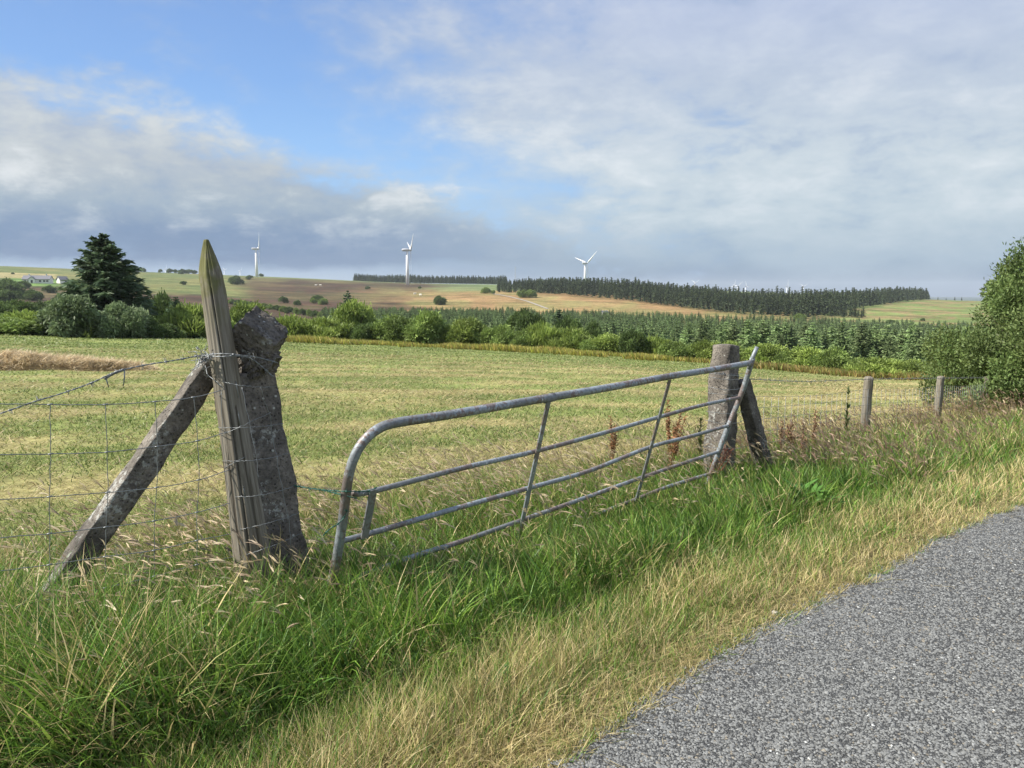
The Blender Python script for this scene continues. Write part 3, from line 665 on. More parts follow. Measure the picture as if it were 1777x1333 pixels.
def conifer_mesh(name, seed, whorls=14, per=6, twigs=5, width=.30, tw=.035, droop=.25, pal=None, irregular=.15, core=True, bare=.02, top=1.0, zj=.0):
    """unit-height conifer"""
    rg = np.random.RandomState(seed); S = Strips()
    pal = np.array(pal or [(.028, .062, .032), (.04, .08, .04), (.05, .095, .045)])
    B0 = []; B1 = []; BT = []
    for i in range(whorls):
        t = (i+.5*rg.rand())/whorls; z = bare+(1-bare)*t*.97; L = width*((1-t)**.75*.96+.04)
        m = per if t < .8 else max(3, per-2)
        for j in range(m):
            a = 6.28*(j/m)+rg.uniform(-.5, .5)+i*1.3; z = min(.97, max(bare, bare+(1-bare)*t*.97+rg.uniform(-zj, zj))); l = L*rg.uniform(1-irregular*2, 1+irregular); dz = -droop*l*rg.uniform(.3, 1.3)+l*.35*t
            B0.append((0, 0, z)); B1.append((math.cos(a)*l, math.sin(a)*l, z+dz)); BT.append(t)
    B0 = np.array(B0); B1 = np.array(B1); BT = np.array(BT); n = len(B0); K = 4
    tt = np.linspace(0, 1, K)[None, :, None]; P = B0[:, None]*(1-tt)+B1[:, None]*tt; P[:, -1, 2] += .02*np.linalg.norm(B1-B0, axis=1)*3
    sd_ = norm(np.cross(B1-B0, np.array([0, 0, 1.])))
    c = pal[rg.choice(len(pal), n)]*rg.uniform(.8, 1.2, (n, 1))
    S.add(P, tw*np.array([1, 1.2, .9, .2])[None, :]*rg.uniform(.8, 1.2, (n, 1)), sd_, c)
    S.add(P, tw*np.array([.8, 1., .7, .2])[None, :]*rg.uniform(.8, 1.2, (n, 1)), np.tile(np.array([0, 0, 1.]), (n, 1)), c*.9)
    if twigs:
        for k in range(twigs):
            f = rg.uniform(.15, .98, n)[:, None]; side = rg.choice([-1, 1], n)[:, None]
            o = B0*(1-f)+B1*f; L = np.linalg.norm(B1-B0, axis=1)[:, None]
            d = norm(norm(B1-B0)+sd_*side*rg.uniform(.4, 1.2, (n, 1))+np.array([0, 0, 1.])*rg.uniform(-.5, .35, (n, 1)))
            ln = L*(.42-.22*f)*rg.uniform(.6, 1.3, (n, 1))+.012
            P = np.stack([o, o+d*ln*.55, o+d*ln+np.array([0, 0, -.02])*ln*8], 1)
            s2 = norm(np.cross(d, rg.normal(0, 1, (n, 3))+np.array([0, 0, 1.2])))
            c = pal[rg.choice(len(pal), n)]*rg.uniform(.75, 1.35, (n, 1))
            S.add(P, tw*np.array([.7, .95, .15])[None, :]*rg.uniform(.7, 1.2, (n, 1)), s2, c)
    if core:
        sides = 6; V = []; 
        for z, r_ in ((.0, .36), (.5, .20), (.9, .01)):
            for q in range(sides): V.append((math.cos(q*6.2832/sides)*width*r_, math.sin(q*6.2832/sides)*width*r_, max(z, bare)))
        V = np.array(V); Q = [(i*sides+q, i*sides+(q+1) % sides, (i+1)*sides+(q+1) % sides, (i+1)*sides+q) for i in range(2) for q in range(sides)]
        S.addmesh(V, Q, pal[0]*.8)
    if top > 1: pass
    return S
def merge_trees(name, S, pos, hh, ww, rot, tint, matl):
    """many copies of one small tree merged in one mesh (uncountable far mass)"""
    V = np.concatenate(S.v); Fq = np.concatenate(S.f); Cc = np.concatenate(S.c); n = len(pos)
    co = np.cos(rot)[:, None]; si = np.sin(rot)[:, None]
    X = (V[None, :, 0]*co-V[None, :, 1]*si)*ww[:, None]+pos[:, 0:1]; Y = (V[None, :, 0]*si+V[None, :, 1]*co)*ww[:, None]+pos[:, 1:2]; Z = V[None, :, 2]*hh[:, None]+pos[:, 2:3]
    VV = np.stack([X, Y, Z], -1).reshape(-1, 3); FF = (Fq[None, :]+(np.arange(n)*len(V))[:, None]).reshape(-1)
    CC = (Cc[None]*tint[:, None, :]).reshape(-1, 3)
    return link(name, fastmesh(name, VV, FF, 4, CC), matl)

LIME = [(.215, .285, .065), (.26, .33, .08), (.165, .225, .055)]
MIDG = [(.18, .25, .065), (.22, .30, .08), (.14, .20, .055)]
GREY = [(.17, .23, .11), (.24, .30, .16), (.125, .175, .08)]
DARKG = [(.10, .15, .045), (.13, .19, .055), (.075, .115, .035)]
BM = {'lime': [bush_mesh('shrub_crown', 200+i, pal=LIME, n=9000) for i in range(2)],
      'mid': [bush_mesh('shrub_crown', 210+i, pal=MIDG, n=9000) for i in range(3)],
      'grey': [bush_mesh('shrub_crown', 220+i, pal=GREY, n=9000, leaf=(.09, .04), upright=.1) for i in range(2)],
      'dark': [bush_mesh('shrub_crown', 230+i, pal=DARKG, n=9000) for i in range(2)],
      'flat': [bush_mesh('shrub_crown', 240+i, pal=LIME, n=9000, leaf=(.16, .03), upright=1.4) for i in range(2)]}
SM = stems_mesh('shrub_stems', 5)
bi = 0
def r_at(px, py, r0):
    rr = np.linspace(r0*.6, r0*1.45, 300); q = np.array([atr(px, v) for v in rr]); e = (gz(q[:, 0], q[:, 1])-EYE)/rr-elev(px, py)
    k = np.abs(e)+.0015*np.abs(rr/r0-1); return rr[int(np.argmin(k))]
def bush(px, pytop, wpx, r, kind, label=None, group=None, name='shrub', cat='bush', tint=1.0, small=False):
    global bi
    bi += 1
    if small: r = r_at(px, pytop+wpx*.62, r)
    p = atr(px, r); z = float(gz(p[0], p[1])); W2 = wpx/F*r*.5*1.2; H = max(.4, (ztop(px, pytop, r)-z)/.80)
    if small: H = min(H, W2*1.5)
    ms = BM[kind]; me = ms[bi % len(ms)]
    rg = random.Random(bi*7); rz = rg.uniform(0, 6.28); g = rg.uniform(.88, 1.12)*tint
    def setup(o):
        o.location = (p[0], p[1], z-.05); o.rotation_euler = (0, 0, rz); o.scale = (W2, W2, H)
    if small:
        o = link(name, me, M['leaf'], None, (0, 0, 0)); setup(o); o.color = (g, g, g, 1); tag(o, label, cat, group); return o
    e = empty(name, (0, 0, 0), label, cat, group); setup(e)
    c = link('crown', me, M['leaf'], e, (0, 0, 0)); c.color = (g, g, g, 1)
    link('trunk', SM, M['bark'], e, (0, 0, 0)); return e
HG = 'shrubs of the hedge along the far side of the mown field'
hedge = [
 (-60, 545, 150, 66, 'mid', 'olive shrub at the left end of the hedge, cut by the photo edge'),
 (45, 545, 150, 65, 'flat', 'wide yellow green broom shrub left of the big spruce'),
 (10, 552, 120, 62, 'mid', 'low green shrub in front of the broom at the far left'),
 (130, 515, 92, 60, 'grey', 'silvery grey willow shrub in front of the left foot of the big spruce'),
 (212, 528, 74, 60, 'grey', 'pale willow shrub in front of the right foot of the big spruce'),
 (252, 548, 70, 61, 'dark', 'dark green shrub just right of the pale willow at the spruce'),
 (330, 535, 120, 66, 'flat', 'bright yellow green shrub left of the wooden stake'),
 (285, 512, 60, 80, 'dark', 'round olive tree behind the hedge left of the small dark conifer'),
 (425, 528, 90, 72, 'lime', 'lime green shrub seen between the stake and the broken post head'),
 (505, 553, 110, 64, 'flat', 'soft green shrub right behind the broken post head'),
 (560, 556, 110, 64, 'flat', 'low spreading lime shrub left of the big round tree'),
 (614, 525, 84, 68, 'lime', 'big round bright green tree, the tallest of the hedge'),
 (680, 549, 80, 63, 'mid', 'green shrub directly right of the big round tree'),
 (745, 543, 96, 62, 'mid', 'large domed grey green shrub second right of the round tree'),
 (817, 554, 78, 62, 'lime', 'bright green shrub under the pale end of the moor track'),
 (872, 566, 70, 61, 'mid', 'bushy green shrub below the dark olive tree'),
 (910, 541, 72, 76, 'dark', 'dark olive tree standing behind the hedge left of the lone conifer'),
 (940, 566, 80, 61, 'flat', 'light green shrub in front of the dark olive tree'),
 (985, 553, 52, 75, 'dark', 'dark rounded tree behind the hedge right of the lone conifer'),
 (1030, 561, 52, 74, 'dark', 'small olive tree behind the hedge right of the dark rounded tree'),
 (995, 574, 100, 60, 'flat', 'wide pale green shrub in the middle of the hedge'),
 (1055, 580, 80, 59, 'lime', 'pale shrub touching the left of the small round dark green tree'),
 (1098, 574, 46, 57, 'dark', 'small round dark green tree at the hedge front'),
 (1135, 588, 66, 58, 'flat', 'feathery pale shrub right of the small round dark tree'),
 (1175, 594, 56, 56, 'mid', 'low domed shrub left of the far gatepost'),
 (1222, 592, 60, 56, 'lime', 'round light shrub close to the left side of the far gatepost'),
 (1268, 594, 60, 56, 'lime', 'light shrub seen behind the far gatepost'),
 (1330, 598, 90, 54, 'lime', 'yellow green shrub right of the gate top end'),
 (1395, 603, 90, 53, 'lime', 'second yellow green shrub right of the gate top end'),
 (1450, 606, 76, 52, 'mid', 'domed green shrub above the first fence post'),
 (1530, 625, 130, 50, 'flat', 'bright lime low shrub between the first and second fence post'),
 (1590, 625, 80, 50, 'lime', 'lime shrub left of the second fence post'),
 (1635, 626, 60, 49, 'mid', 'green shrub at the foot of the right hand willow'),
]
for px, yt, w, r, k, lb in hedge: bush(px, yt, w, r, k, lb, HG)
fill = [(90, 556, 70, 63, 'dark'), (175, 556, 60, 62, 'mid'), (290, 562, 60, 62, 'dark'), (380, 555, 60, 66, 'mid'), (465, 560, 60, 64, 'mid'), (640, 562, 60, 63, 'dark'), (712, 566, 50, 62, 'mid'), (780, 566, 50, 62, 'lime'), (845, 572, 50, 61, 'mid'), (905, 576, 50, 60, 'mid'), (1300, 606, 50, 54, 'mid'), (1362, 612, 50, 53, 'mid'), (1422, 614, 50, 52, 'mid'), (1490, 622, 60, 51, 'mid'), (1200, 600, 40, 57, 'mid'), (1145, 598, 40, 58, 'mid'), (1020, 590, 60, 58, 'mid')]
for px, yt, w, r, k in fill: bush(px, yt, w, r, k, 'low green shrub filling a gap low down in the hedge beyond the field', 'gap filling shrubs of the hedge')
# scattered trees and bushes on the far slopes
far = [(323, 488, 10, 560, 'dark'), (415, 479, 24, 880, 'dark'), (437, 478, 12, 880, 'dark'), (457, 475, 8, 1100, 'dark'), (493, 515, 17, 420, 'dark'), (519, 521, 14, 400, 'dark'), (553, 513, 20, 400, 'dark'), (563, 518, 18, 390, 'mid'), (545, 518, 14, 390, 'mid'), (762, 514, 24, 400, 'dark'), (843, 499, 17, 560, 'mid'), (857, 504, 10, 555, 'mid'), (874, 499, 7, 570, 'dark'), (884, 502, 9, 570, 'mid'), (892, 502, 7, 570, 'mid'), (908, 504, 20, 550, 'mid'), (920, 503, 22, 550, 'mid'), (730, 497, 6, 760, 'dark'), (640, 497, 8, 800, 'dark'), (1385, 545, 20, 440, 'mid'), (1440, 541, 12, 520, 'dark'), (1600, 552, 8, 600, 'dark'), (1543, 555, 14, 500, 'dark'), (20, 486, 50, 640, 'dark'), (48, 488, 20, 640, 'dark'), (60, 503, 30, 480, 'dark'), (15, 504, 40, 470, 'dark'), (92, 496, 20, 500, 'dark'), (4, 474, 6, 760, 'dark'), (31, 473, 5, 760, 'dark'),
       (30, 522, 60, 210, 'dark'), (-10, 524, 60, 200, 'dark'), (75, 525, 50, 215, 'dark'), (110, 520, 40, 220, 'mid'), (262, 525, 50, 190, 'mid')]
for n_, (px, yt, w, r, k) in enumerate(far):
    bush(px, yt, w, r, k, 'small dark green bush on the distant slopes beyond the hedge', 'bushes scattered over the distant slopes', name='distant_bush', small=True)
for i in range(16):     # hedgerow crossing the moor
    px = 405+i*11; bush(px, 519+i*1.55, 15, 330-i*9, ['mid', 'dark'][i % 2], 'bush in the hedgerow running down across the brown moor', 'hedgerow bushes crossing the brown moor', name='hedgerow_bush', small=True)
for px, w in ((238, 16), (246, 12), (256, 8), (285, 7), (300, 10), (310, 8), (322, 14), (334, 12), (343, 8)):
    bush(px, 464+(px-238)*.04, w, 1150, 'dark', 'dark bush on the left skyline behind the spruce', 'bushes along the left skyline', name='skyline_bush', small=True)

# hero spruce
def conifer_thing(px, pytop, r, S, wscale, label, group=None, name='spruce_tree', mat_=None):
    p = atr(px, r); z = float(gz(p[0], p[1])); H = ztop(px, pytop, r)-z
    e = empty(name, (p[0], p[1], z-.1), label, 'tree', group)
    c = link('crown', S.mesh('crown') if isinstance(S, Strips) else S, mat_ or M['needle'], e, (0, 0, 0)); c.scale = (H*wscale, H*wscale, H)
    mb = MB().tube([(0, 0, -.1), (0, 0, H*.5), (0, 0, H*.97)], [H*.022, H*.014, H*.003], 7)
    me = bpy.data.meshes.new('trunk'); me.from_pydata(mb.v, [], mb.f); link('trunk', me, M['bark'], e, (0, 0, 0)); return e
SP = [(.08, .125, .07), (.105, .16, .085), (.13, .19, .10), (.095, .125, .06)]
conifer_thing(188, 404, 66, conifer_mesh('crown', 77, 60, 9, 46, .43, .019, -.08, SP, .26, core=False, bare=.05, zj=.05), 1.0, 'big dark spruce rising above the hedge at the left')
conifer_thing(308, 510, 78, conifer_mesh('crown', 78, 20, 8, 14, .42, .035, .1, SP, .3), 1.0, 'small dark conifer behind the hedge just left of the stake')
conifer_thing(970, 533, 80, conifer_mesh('crown', 79, 20, 8, 14, .38, .035, .1, SP, .3), 1.0, 'lone dark conifer between two round trees behind the hedge middle')
conifer_thing(606, 502, 240, conifer_mesh('crown', 80, 18, 8, 12, .36, .045, .1, SP, .3), 1.0, 'dark conifer topping the left end of the plantation')

# plantation of young spruces
PAL_Y = [(.18, .25, .11), (.24, .32, .14), (.30, .385, .17)]
YC = [conifer_mesh('spruce', 300+i, 17, 7, 10, .36, .026, .12, PAL_Y, .25) for i in range(4)]
YM = [s.mesh('plantation_spruce') for s in YC]
LOWC = conifer_mesh('low', 310, 9, 6, 3, .38, .06, .15, PAL_Y, .2)
FARC = conifer_mesh('low', 311, 10, 5, 3, .24, .05, .25, [(.075, .105, .05), (.10, .13, .06)], .2, bare=.12)
def plantation():
    rg = np.random.RandomState(31); pts = []
    # outline: near row and far edge by bearing
    for _ in range(45000):
        c = rg.uniform(560, 1780); r0 = np.interp(c, [560, 800, 1100, 1300, 1650, 1780], [230, 150, 105, 88, 80, 78]); r1 = np.interp(c, [560, 700, 900, 1300, 1500, 1780], [330, 365, 385, 400, 420, 420])
        r = r0+(r1-r0)*rg.rand()**.75*1.0; pts.append((c, r))
    keep = []; cell = {}
    for c, r in pts:
        p = atr(c, r); sp = 1.9+.006*r+rg.uniform(-.5, .9); k = (int(p[0]//sp), int(p[1]//sp))
        if any((k[0]+i, k[1]+j) in cell and np.hypot(*(cell[(k[0]+i, k[1]+j)]-p)) < sp*.8 for i in (-1, 0, 1) for j in (-1, 0, 1)): continue
        cell[k] = p; keep.append((r, c, p[0], p[1]))
    keep.sort(); near = keep[:300]; restt = keep[300:3800]
    if len(keep) > 3800: restt = [keep[i] for i in 300+np.linspace(0, len(keep)-301, 3500).astype(int)]
    for i, (r, c, x, y) in enumerate(near):
        h = rg.uniform(2.5, 5.3); o = bpy.data.objects.new('plantation_spruce', YM[i % 4]); C.objects.link(o)
        if not YM[i % 4].materials: YM[i % 4].materials.append(M['needle'])
        o.location = (x, y, float(gz(x, y))-.1); o.scale = (h*.95, h*.95, h); o.rotation_euler = (0, 0, rg.uniform(0, 6.28)); g = rg.uniform(.65, 1.3); o.color = (g, g*rg.uniform(.95, 1.05), g, 1)
        tag(o, 'young bluish green spruce in the front rows of the plantation beyond the hedge', 'tree', 'spruces in the front rows of the plantation')
    a = np.array(restt); n = len(a); h = rg.uniform(2.6, 4.4, n); g = rg.uniform(.7, 1.2, (n, 1))*np.array([[1, 1, 1]])
    o = merge_trees('plantation', LOWC, np.stack([a[:, 2], a[:, 3], gz(a[:, 2], a[:, 3])], 1), h, h*1.0, rg.uniform(0, 6.28, n), g, M['needle'])
    tag(o, 'rest of the young spruce plantation reaching up to the orange moor', 'plantation', kind='stuff')
plantation()
def far_forest(name, label, front, depth, nrows, sp, hmin, hmax, seed, cols=None):
    rg = np.random.RandomState(seed); fx = [f[0] for f in front]; fr = [f[1] for f in front]; P = []
    for k in range(nrows):
        c = fx[0]
        while c < fx[-1]:
            r = np.interp(c, fx, fr)+k*depth/nrows*rg.uniform(.8, 1.2)+rg.uniform(-3, 3)
            p = atr(c+rg.uniform(-1, 1), r); P.append(p); c += sp/r*F*rg.uniform(.6, 1.4)
    P = np.array(P); n = len(P); h = rg.uniform(hmin, hmax, n)*(.78+.44*fbm(P[:, 0]*.03, P[:, 1]*.03, seed, 2))*np.interp(colof(P[:, 0], P[:, 1]), [866, 910, 990], [.62 if seed == 61 else 1, .85 if seed == 61 else 1, 1]); g = rg.uniform(.7, 1.25, (n, 1))*np.array([[1, 1, 1]])
    o = merge_trees(name, FARC, np.stack([P[:, 0], P[:, 1], gz(P[:, 0], P[:, 1])-.3], 1), h, h*1.1, rg.uniform(0, 6.28, n), g, M['needle'])
    tag(o, label, 'forest', kind='stuff')
far_forest('conifer_forest', 'dark mature conifer forest on the ridge in the middle distance', [(866, 640), (940, 615), (1000, 600), (1100, 560), (1178, 520), (1297, 452), (1395, 450), (1472, 560), (1533, 750), (1606, 1000)], 260, 14, 4.2, 9.5, 14, 61)
far_forest('distant_conifer_wood', 'distant thin conifer wood on the skyline left of the ridge forest', [(618, 1230), (700, 1180), (760, 1120), (880, 1020)], 160, 9, 3.6, 9, 14, 62)
far_forest('conifer_shelterbelt', 'low row of young conifers at the foot of the green clearing', [(1418, 500), (1495, 480)], 30, 4, 4, 5, 9, 63)
far_forest('skyline_conifers', 'tiny conifers on the skyline right of the ridge forest', [(1608, 1150), (1665, 1250)], 30, 1, 14, 4, 9, 64)

# big willow on the right
def willow():
    p = atr(1862, 22.5); z = float(gz(p[0], p[1])); H = ztop(1838, 398, 22.5)-z
    e = empty('willow_tree', (p[0], p[1], z-.05), 'big bushy willow tree leaning in at the right edge beyond the fence', 'tree')
    rg = np.random.RandomState(91); S = Strips(); lumps = 110; n = 170000
    t = rg.rand(lumps); zc = .04+.82*t; rr = (1.0-.92*np.maximum(0, t-.22)**1.2)*np.sqrt(rg.uniform(.25, 1, lumps)); a = rg.uniform(0, 6.28, lumps)
    RX = 3.4; cx = rr*np.cos(a)*RX*.85; cy = rr*np.sin(a)*RX*.85; R = rg.uniform(.35, .70, lumps); zc = zc*H
    li = rg.choice(lumps, n, p=R**2/np.sum(R**2)); d = norm(rg.normal(0, 1, (n, 3))); rad_ = R[li]*(1-.5*rg.rand(n)**1.3)*(1+.35*(rg.rand(n) < .12)*rg.rand(n))
    P0 = np.stack([cx[li], cy[li], zc[li]], 1)+d*rad_[:, None]; P0[:, 2] = np.maximum(P0[:, 2], .02)
    g = norm(d*.6+np.array([0, 0, .5])+rg.normal(0, .6, (n, 3))); L = rg.uniform(.04, .10, n); P = np.zeros((n, 3, 3)); P[:, 0] = P0
    for k in (1, 2): P[:, k] = P[:, k-1]+g*(L/2)[:, None]
    pal = np.array([(.09, .14, .045), (.12, .18, .055), (.17, .23, .08), (.13, .165, .05)]); c = pal[rg.choice(4, lumps)][li]*.5+pal[rg.choice(4, n)]*.5
    S.add(P, .036*np.array([.4, 1, .2])[None, :]*rg.uniform(.7, 1.3, (n, 1)), norm(np.cross(g, rg.normal(0, 1, (n, 3)))), c*rg.uniform(.8, 1.25, (n, 1)))
    link('crown', S.mesh('crown'), M['leaf'], e, (0, 0, 0))
    mb = MB()
    for i in range(lumps):
        q = np.array([cx[i], cy[i], zc[i]]); b = np.array([cx[i]*.12, cy[i]*.12, 0]); m = b*.5+q*.5+np.array([0, 0, .12*H*.3]); mb.tube([b, m, q], [.07, .035, .01], 5)
    mb.build('trunk', M['bark'], e, loc=(0, 0, 0))
willow()

# ------------------------------------------------------------------ distant things
AX = rad(68.0)
def turbine_geo():
    d = {}
    mb = MB().tube([(0, 0, 0), (0, 0, .5), (0, 0, 1)], [.040, .032, .024], 14); d['tower'] = mb
    return d
def turbine(px, hub_y, r, base_z, R, ang, label, group, yaw=AX, far=False, name='wind_turbine'):
    p = atr(px, r); zb = float(gz(p[0], p[1])) if base_z is None else base_z; zh = ztop(px, hub_y, r); H = zh-zb
    e = empty(name, (p[0], p[1], zb-.5), label, 'wind turbine', group)
    L = -Vector((0, 0, 0)); k = R/28.0
    MB().tube([(0, 0, 0), (0, 0, H*.5), (0, 0, H+.5-1.2*k)], [2.1*k, 1.75*k, 1.3*k], 14).build('tower', M['white'], e, True, (0, 0, 0))
    ax = Vector((math.sin(yaw), math.cos(yaw), 0)); c = Vector((0, 0, H+.5)); sd_ = Vector((ax.y, -ax.x, 0)); up = Vector((0, 0, 1))
    pts = [c-ax*6.0*k, c-ax*5.4*k, c-ax*2*k, c+ax*1.2*k, c+ax*2.6*k]; rd = [.7*k, 1.5*k, 1.75*k, 1.6*k, 1.2*k]
    MB().tube(pts, rd, 10).build('nacelle', M['nacelle'], e, True, (0, 0, 0))
    hb = c+ax*3.8*k
    MB().tube([hb-ax*1.2*k, hb, hb+ax*1.0*k, hb+ax*1.6*k], [1.25*k, 1.3*k, .9*k, .2*k], 10).build('hub', M['nacelle'], e, True, (0, 0, 0))
    for j in range(3):
        a = rad(ang+120*j); d = (up*math.cos(a)+sd_*math.sin(a)).normalized(); s = ax.cross(d).normalized(); V = []; Fq = []
        prof = [(0, .9, .9), (.08, 1.0, .9), (.2, 2.3, .5), (.45, 1.6, .32), (.75, 1.0, .2), (1, .3, .08)]
        for i, (t, ch, th) in enumerate(prof):
            tw = rad(24*(1-t)+6); cd_ = s*math.cos(tw)+ax*math.sin(tw); td = ax*math.cos(tw)-s*math.sin(tw); o = hb+d*R*t
            for u, w in ((-.35, 0), (0, .5), (.65, 0), (0, -.5)): V.append(o+cd_*ch*k*u*1.15+td*th*k*w)
        for i in range(len(prof)-1):
            for q in range(4): Fq.append((i*4+q, i*4+(q+1) % 4, (i+1)*4+(q+1) % 4, (i+1)*4+q))
        Fq += [(3, 2, 1, 0), tuple(4*(len(prof)-1)+q for q in range(4))]
        MB().add(V, Fq).build('blade', M['white'], e, True, (0, 0, 0))
    return e
TG = 'wind turbines on the distant skyline'
turbine(450, 432, 1170, None, 28, 38, 'white wind turbine right behind the tip of the stake, leftmost of the three big ones', TG)
turbine(709, 434, 920, None, 29, 172, 'tall white wind turbine on the moor left of the forest, full tower in view', TG, yaw=rad(74))
turbine(1014, 457, 1200, None, 28, 50, 'white wind turbine rising from behind the dark ridge forest', TG, yaw=rad(50))
FT = [(1203, 491, 3000, 60, 50), (1271, 496, 2900, 10, 35), (1277, 497, 2600, 45, 45), (1291, 497, 3100, 100, 70), (1362, 497, 2600, 5, 78), (1390, 497, 3300, 60, 50)]
lbl = ['faint wind turbine alone over the forest, right of the biggest forest turbine', 'upright bladed faint turbine, left of the tight cluster of three', 'middle turbine of the tight cluster of three over the forest', 'right turbine of the tight cluster of three over the forest', 'faint turbine showing one upright blade over the forest', 'faintest turbine, rightmost over the forest']
for (px, hy, r, ang, yw), lb in zip(FT, lbl): turbine(px, hy, r, None, 22, ang, lb, TG, yaw=rad(yw))
for px, hy, ang in ((293, 471, 20), (394, 472, 70), (421, 474, 40)):
    turbine(px, hy-3, 4300, None, 26, ang, 'tiny wind turbine far away on the left skyline', 'tiny turbines on the left skyline', yaw=rad(40))
# mast behind the forest
def mast():
    p = atr(894, 1400); z = float(gz(p[0], p[1])); zt = ztop(894, 463, 1400)
    mb = MB()
    for sx, sy in ((-.6, -.4), (.6, -.4), (0, .7)): mb.tube([(p[0]+sx, p[1]+sy, z), (p[0]+sx*.6, p[1]+sy*.6, zt)], .15, 5)
    for i in range(14):
        t = i/14; zz = z+(zt-z)*t; mb.tube([(p[0]-.6, p[1]-.4, zz), (p[0]+.55, p[1]-.4, zz+1.5)], .1, 4); mb.tube([(p[0]+.6, p[1]-.4, zz), (p[0], p[1]+.6, zz+1.5)], .1, 4)
    o = mb.build('lattice_mast', M['nacelle']); tag(o, 'thin grey mast sticking up over the left end of the ridge forest', 'mast')
mast()
# houses
def house(px, py, r, Lm, Wm, hw, hr, rz, label, wins, chim=True, name='bungalow', gable=True):
    p = atr(px, r); z = float(gz(p[0], p[1])); e = empty(name, (p[0], p[1], z), label, 'house'); e.rotation_euler = (0, 0, rz)
    w = MB().box((0, 0, hw/2-.5), Lm, Wm, hw+1)
    for sx in (-1, 1):
        x = sx*(Lm/2-.15); V = [(x-.14, -Wm/2, hw), (x+.14, -Wm/2, hw), (x+.14, Wm/2, hw), (x-.14, Wm/2, hw), (x-.14, 0, hw+hr-.1), (x+.14, 0, hw+hr-.1)]
        w.add(V, [(0, 1, 2, 3), (0, 4, 5, 1), (3, 2, 5, 4), (0, 3, 4), (1, 5, 2)])
    w.build('wall', M['wall'], e, loc=(0, 0, 0))
    a, b = Lm/2+.4, Wm/2+.5; th = .3
    V = [(-a, -b, hw-.15), (a, -b, hw-.15), (a, 0, hw+hr), (-a, 0, hw+hr), (a, b, hw-.15), (-a, b, hw-.15)]; V += [(x, y, zz+th) for x, y, zz in V]
    rf = MB().add(V, [(3, 2, 1, 0), (5, 4, 2, 3), (6, 7, 8, 9), (9, 8, 10, 11), (0, 1, 7, 6), (4, 5, 11, 10), (0, 6, 9, 3), (3, 9, 11, 5), (1, 2, 8, 7), (2, 4, 10, 8)]).build('roof', M['slate'], e, loc=(0, 0, 0))
    if chim: MB().box((-Lm*.3, 0, hw+hr+.6), .9, .7, 1.8).build('chimney', M['wall'], rf, loc=(0, 0, 0)); MB().box((Lm*.33, 0, hw+hr+.6), .9, .7, 1.8).build('chimney', M['wall'], rf, loc=(0, 0, 0))
    if gable:
        g = Lm*-.12; V = [(g-2.2, -Wm/2-2, -.5), (g+2.2, -Wm/2-2, -.5), (g+2.2, -Wm/2-2, hw), (g, -Wm/2-2, hw+hr*.7), (g-2.2, -Wm/2-2, hw)]; V += [(x, 0, zz) for x, y, zz in V]
        MB().add(V, [(0, 1, 2, 3, 4), (9, 8, 7, 6, 5), (1, 0, 5, 6), (2, 1, 6, 7), (3, 2, 7, 8), (4, 3, 8, 9), (0, 4, 9, 5)]).build('porch', M['wall'], e, loc=(0, 0, 0))
        q = -Wm/2-2.5
        Vr = [(g-2.6, q, hw-.25), (g, q, hw+hr*.7+.05), (g+2.6, q, hw-.25), (g-2.6, 0, hw-.25), (g, 0, hw+hr*.7+.05), (g+2.6, 0, hw-.25)]; Vr += [(x, y, zz+.28) for x, y, zz in Vr]
        MB().add(Vr, [(0, 1, 4, 3), (1, 2, 5, 4), (6, 9, 10, 7), (7, 10, 11, 8), (0, 6, 7, 1), (1, 7, 8, 2), (0, 3, 9, 6), (2, 8, 11, 5)]).build('roof', M['slate'], e, loc=(0, 0, 0))
        MB().box((g, -Wm/2-2.05, 1.2), 1.4, .12, 2.2).build('door', M['glass'], e, loc=(0, 0, 0))
    for x in wins: MB().box((x, -Wm/2-.04, 1.6), 1.5, .12, 1.3).build('window', M['glass'], e, loc=(0, 0, 0))
house(73, 487, 700, 19, 7.5, 2.9, 2.7, rad(12), 'white bungalow with grey slate roof and porch on the far left slope', (-7.5, -5.2, 2.8, 5.6, 7.8))
house(115, 487, 705, 6.5, 5, 2.6, 2.6, rad(60), 'small white outbuilding half hidden by the spruce, right of the bungalow', (1.2,), False, 'outbuilding', False)
house(1048, 533, 395, 3.4, 2.2, 1.5, 1.0, rad(30), 'small white shed at the lower edge of the orange moor', (.6,), False, 'white_shed', False)
# track over the moor and stone pile
def track():
    c = [(855, 605), (875, 575), (895, 545), (915, 515), (935, 480), (950, 455)]; V = []; Fq = []
    n = 40; cs = np.interp(np.linspace(0, 1, n), np.linspace(0, 1, 6), [q[0] for q in c]); rr = np.interp(np.linspace(0, 1, n), np.linspace(0, 1, 6), [q[1] for q in c])
    P = np.array([atr(a, b) for a, b in zip(cs, rr)]); T = np.gradient(P, axis=0); T /= np.linalg.norm(T, axis=1)[:, None]; N_ = np.stack([-T[:, 1], T[:, 0]], 1)
    for i in range(n):
        for s in (-1.1, 0, 1.1): q = P[i]+N_[i]*s; V.append((q[0], q[1], float(gz(q[0], q[1]))+.25))
    for i in range(n-1):
        for k in range(2): Fq.append((i*3+k, i*3+k+1, i*3+k+4, i*3+k+3))
    o = MB().add(V, Fq).build('moor_track', M['track'], None, True); tag(o, kind='structure')
track()
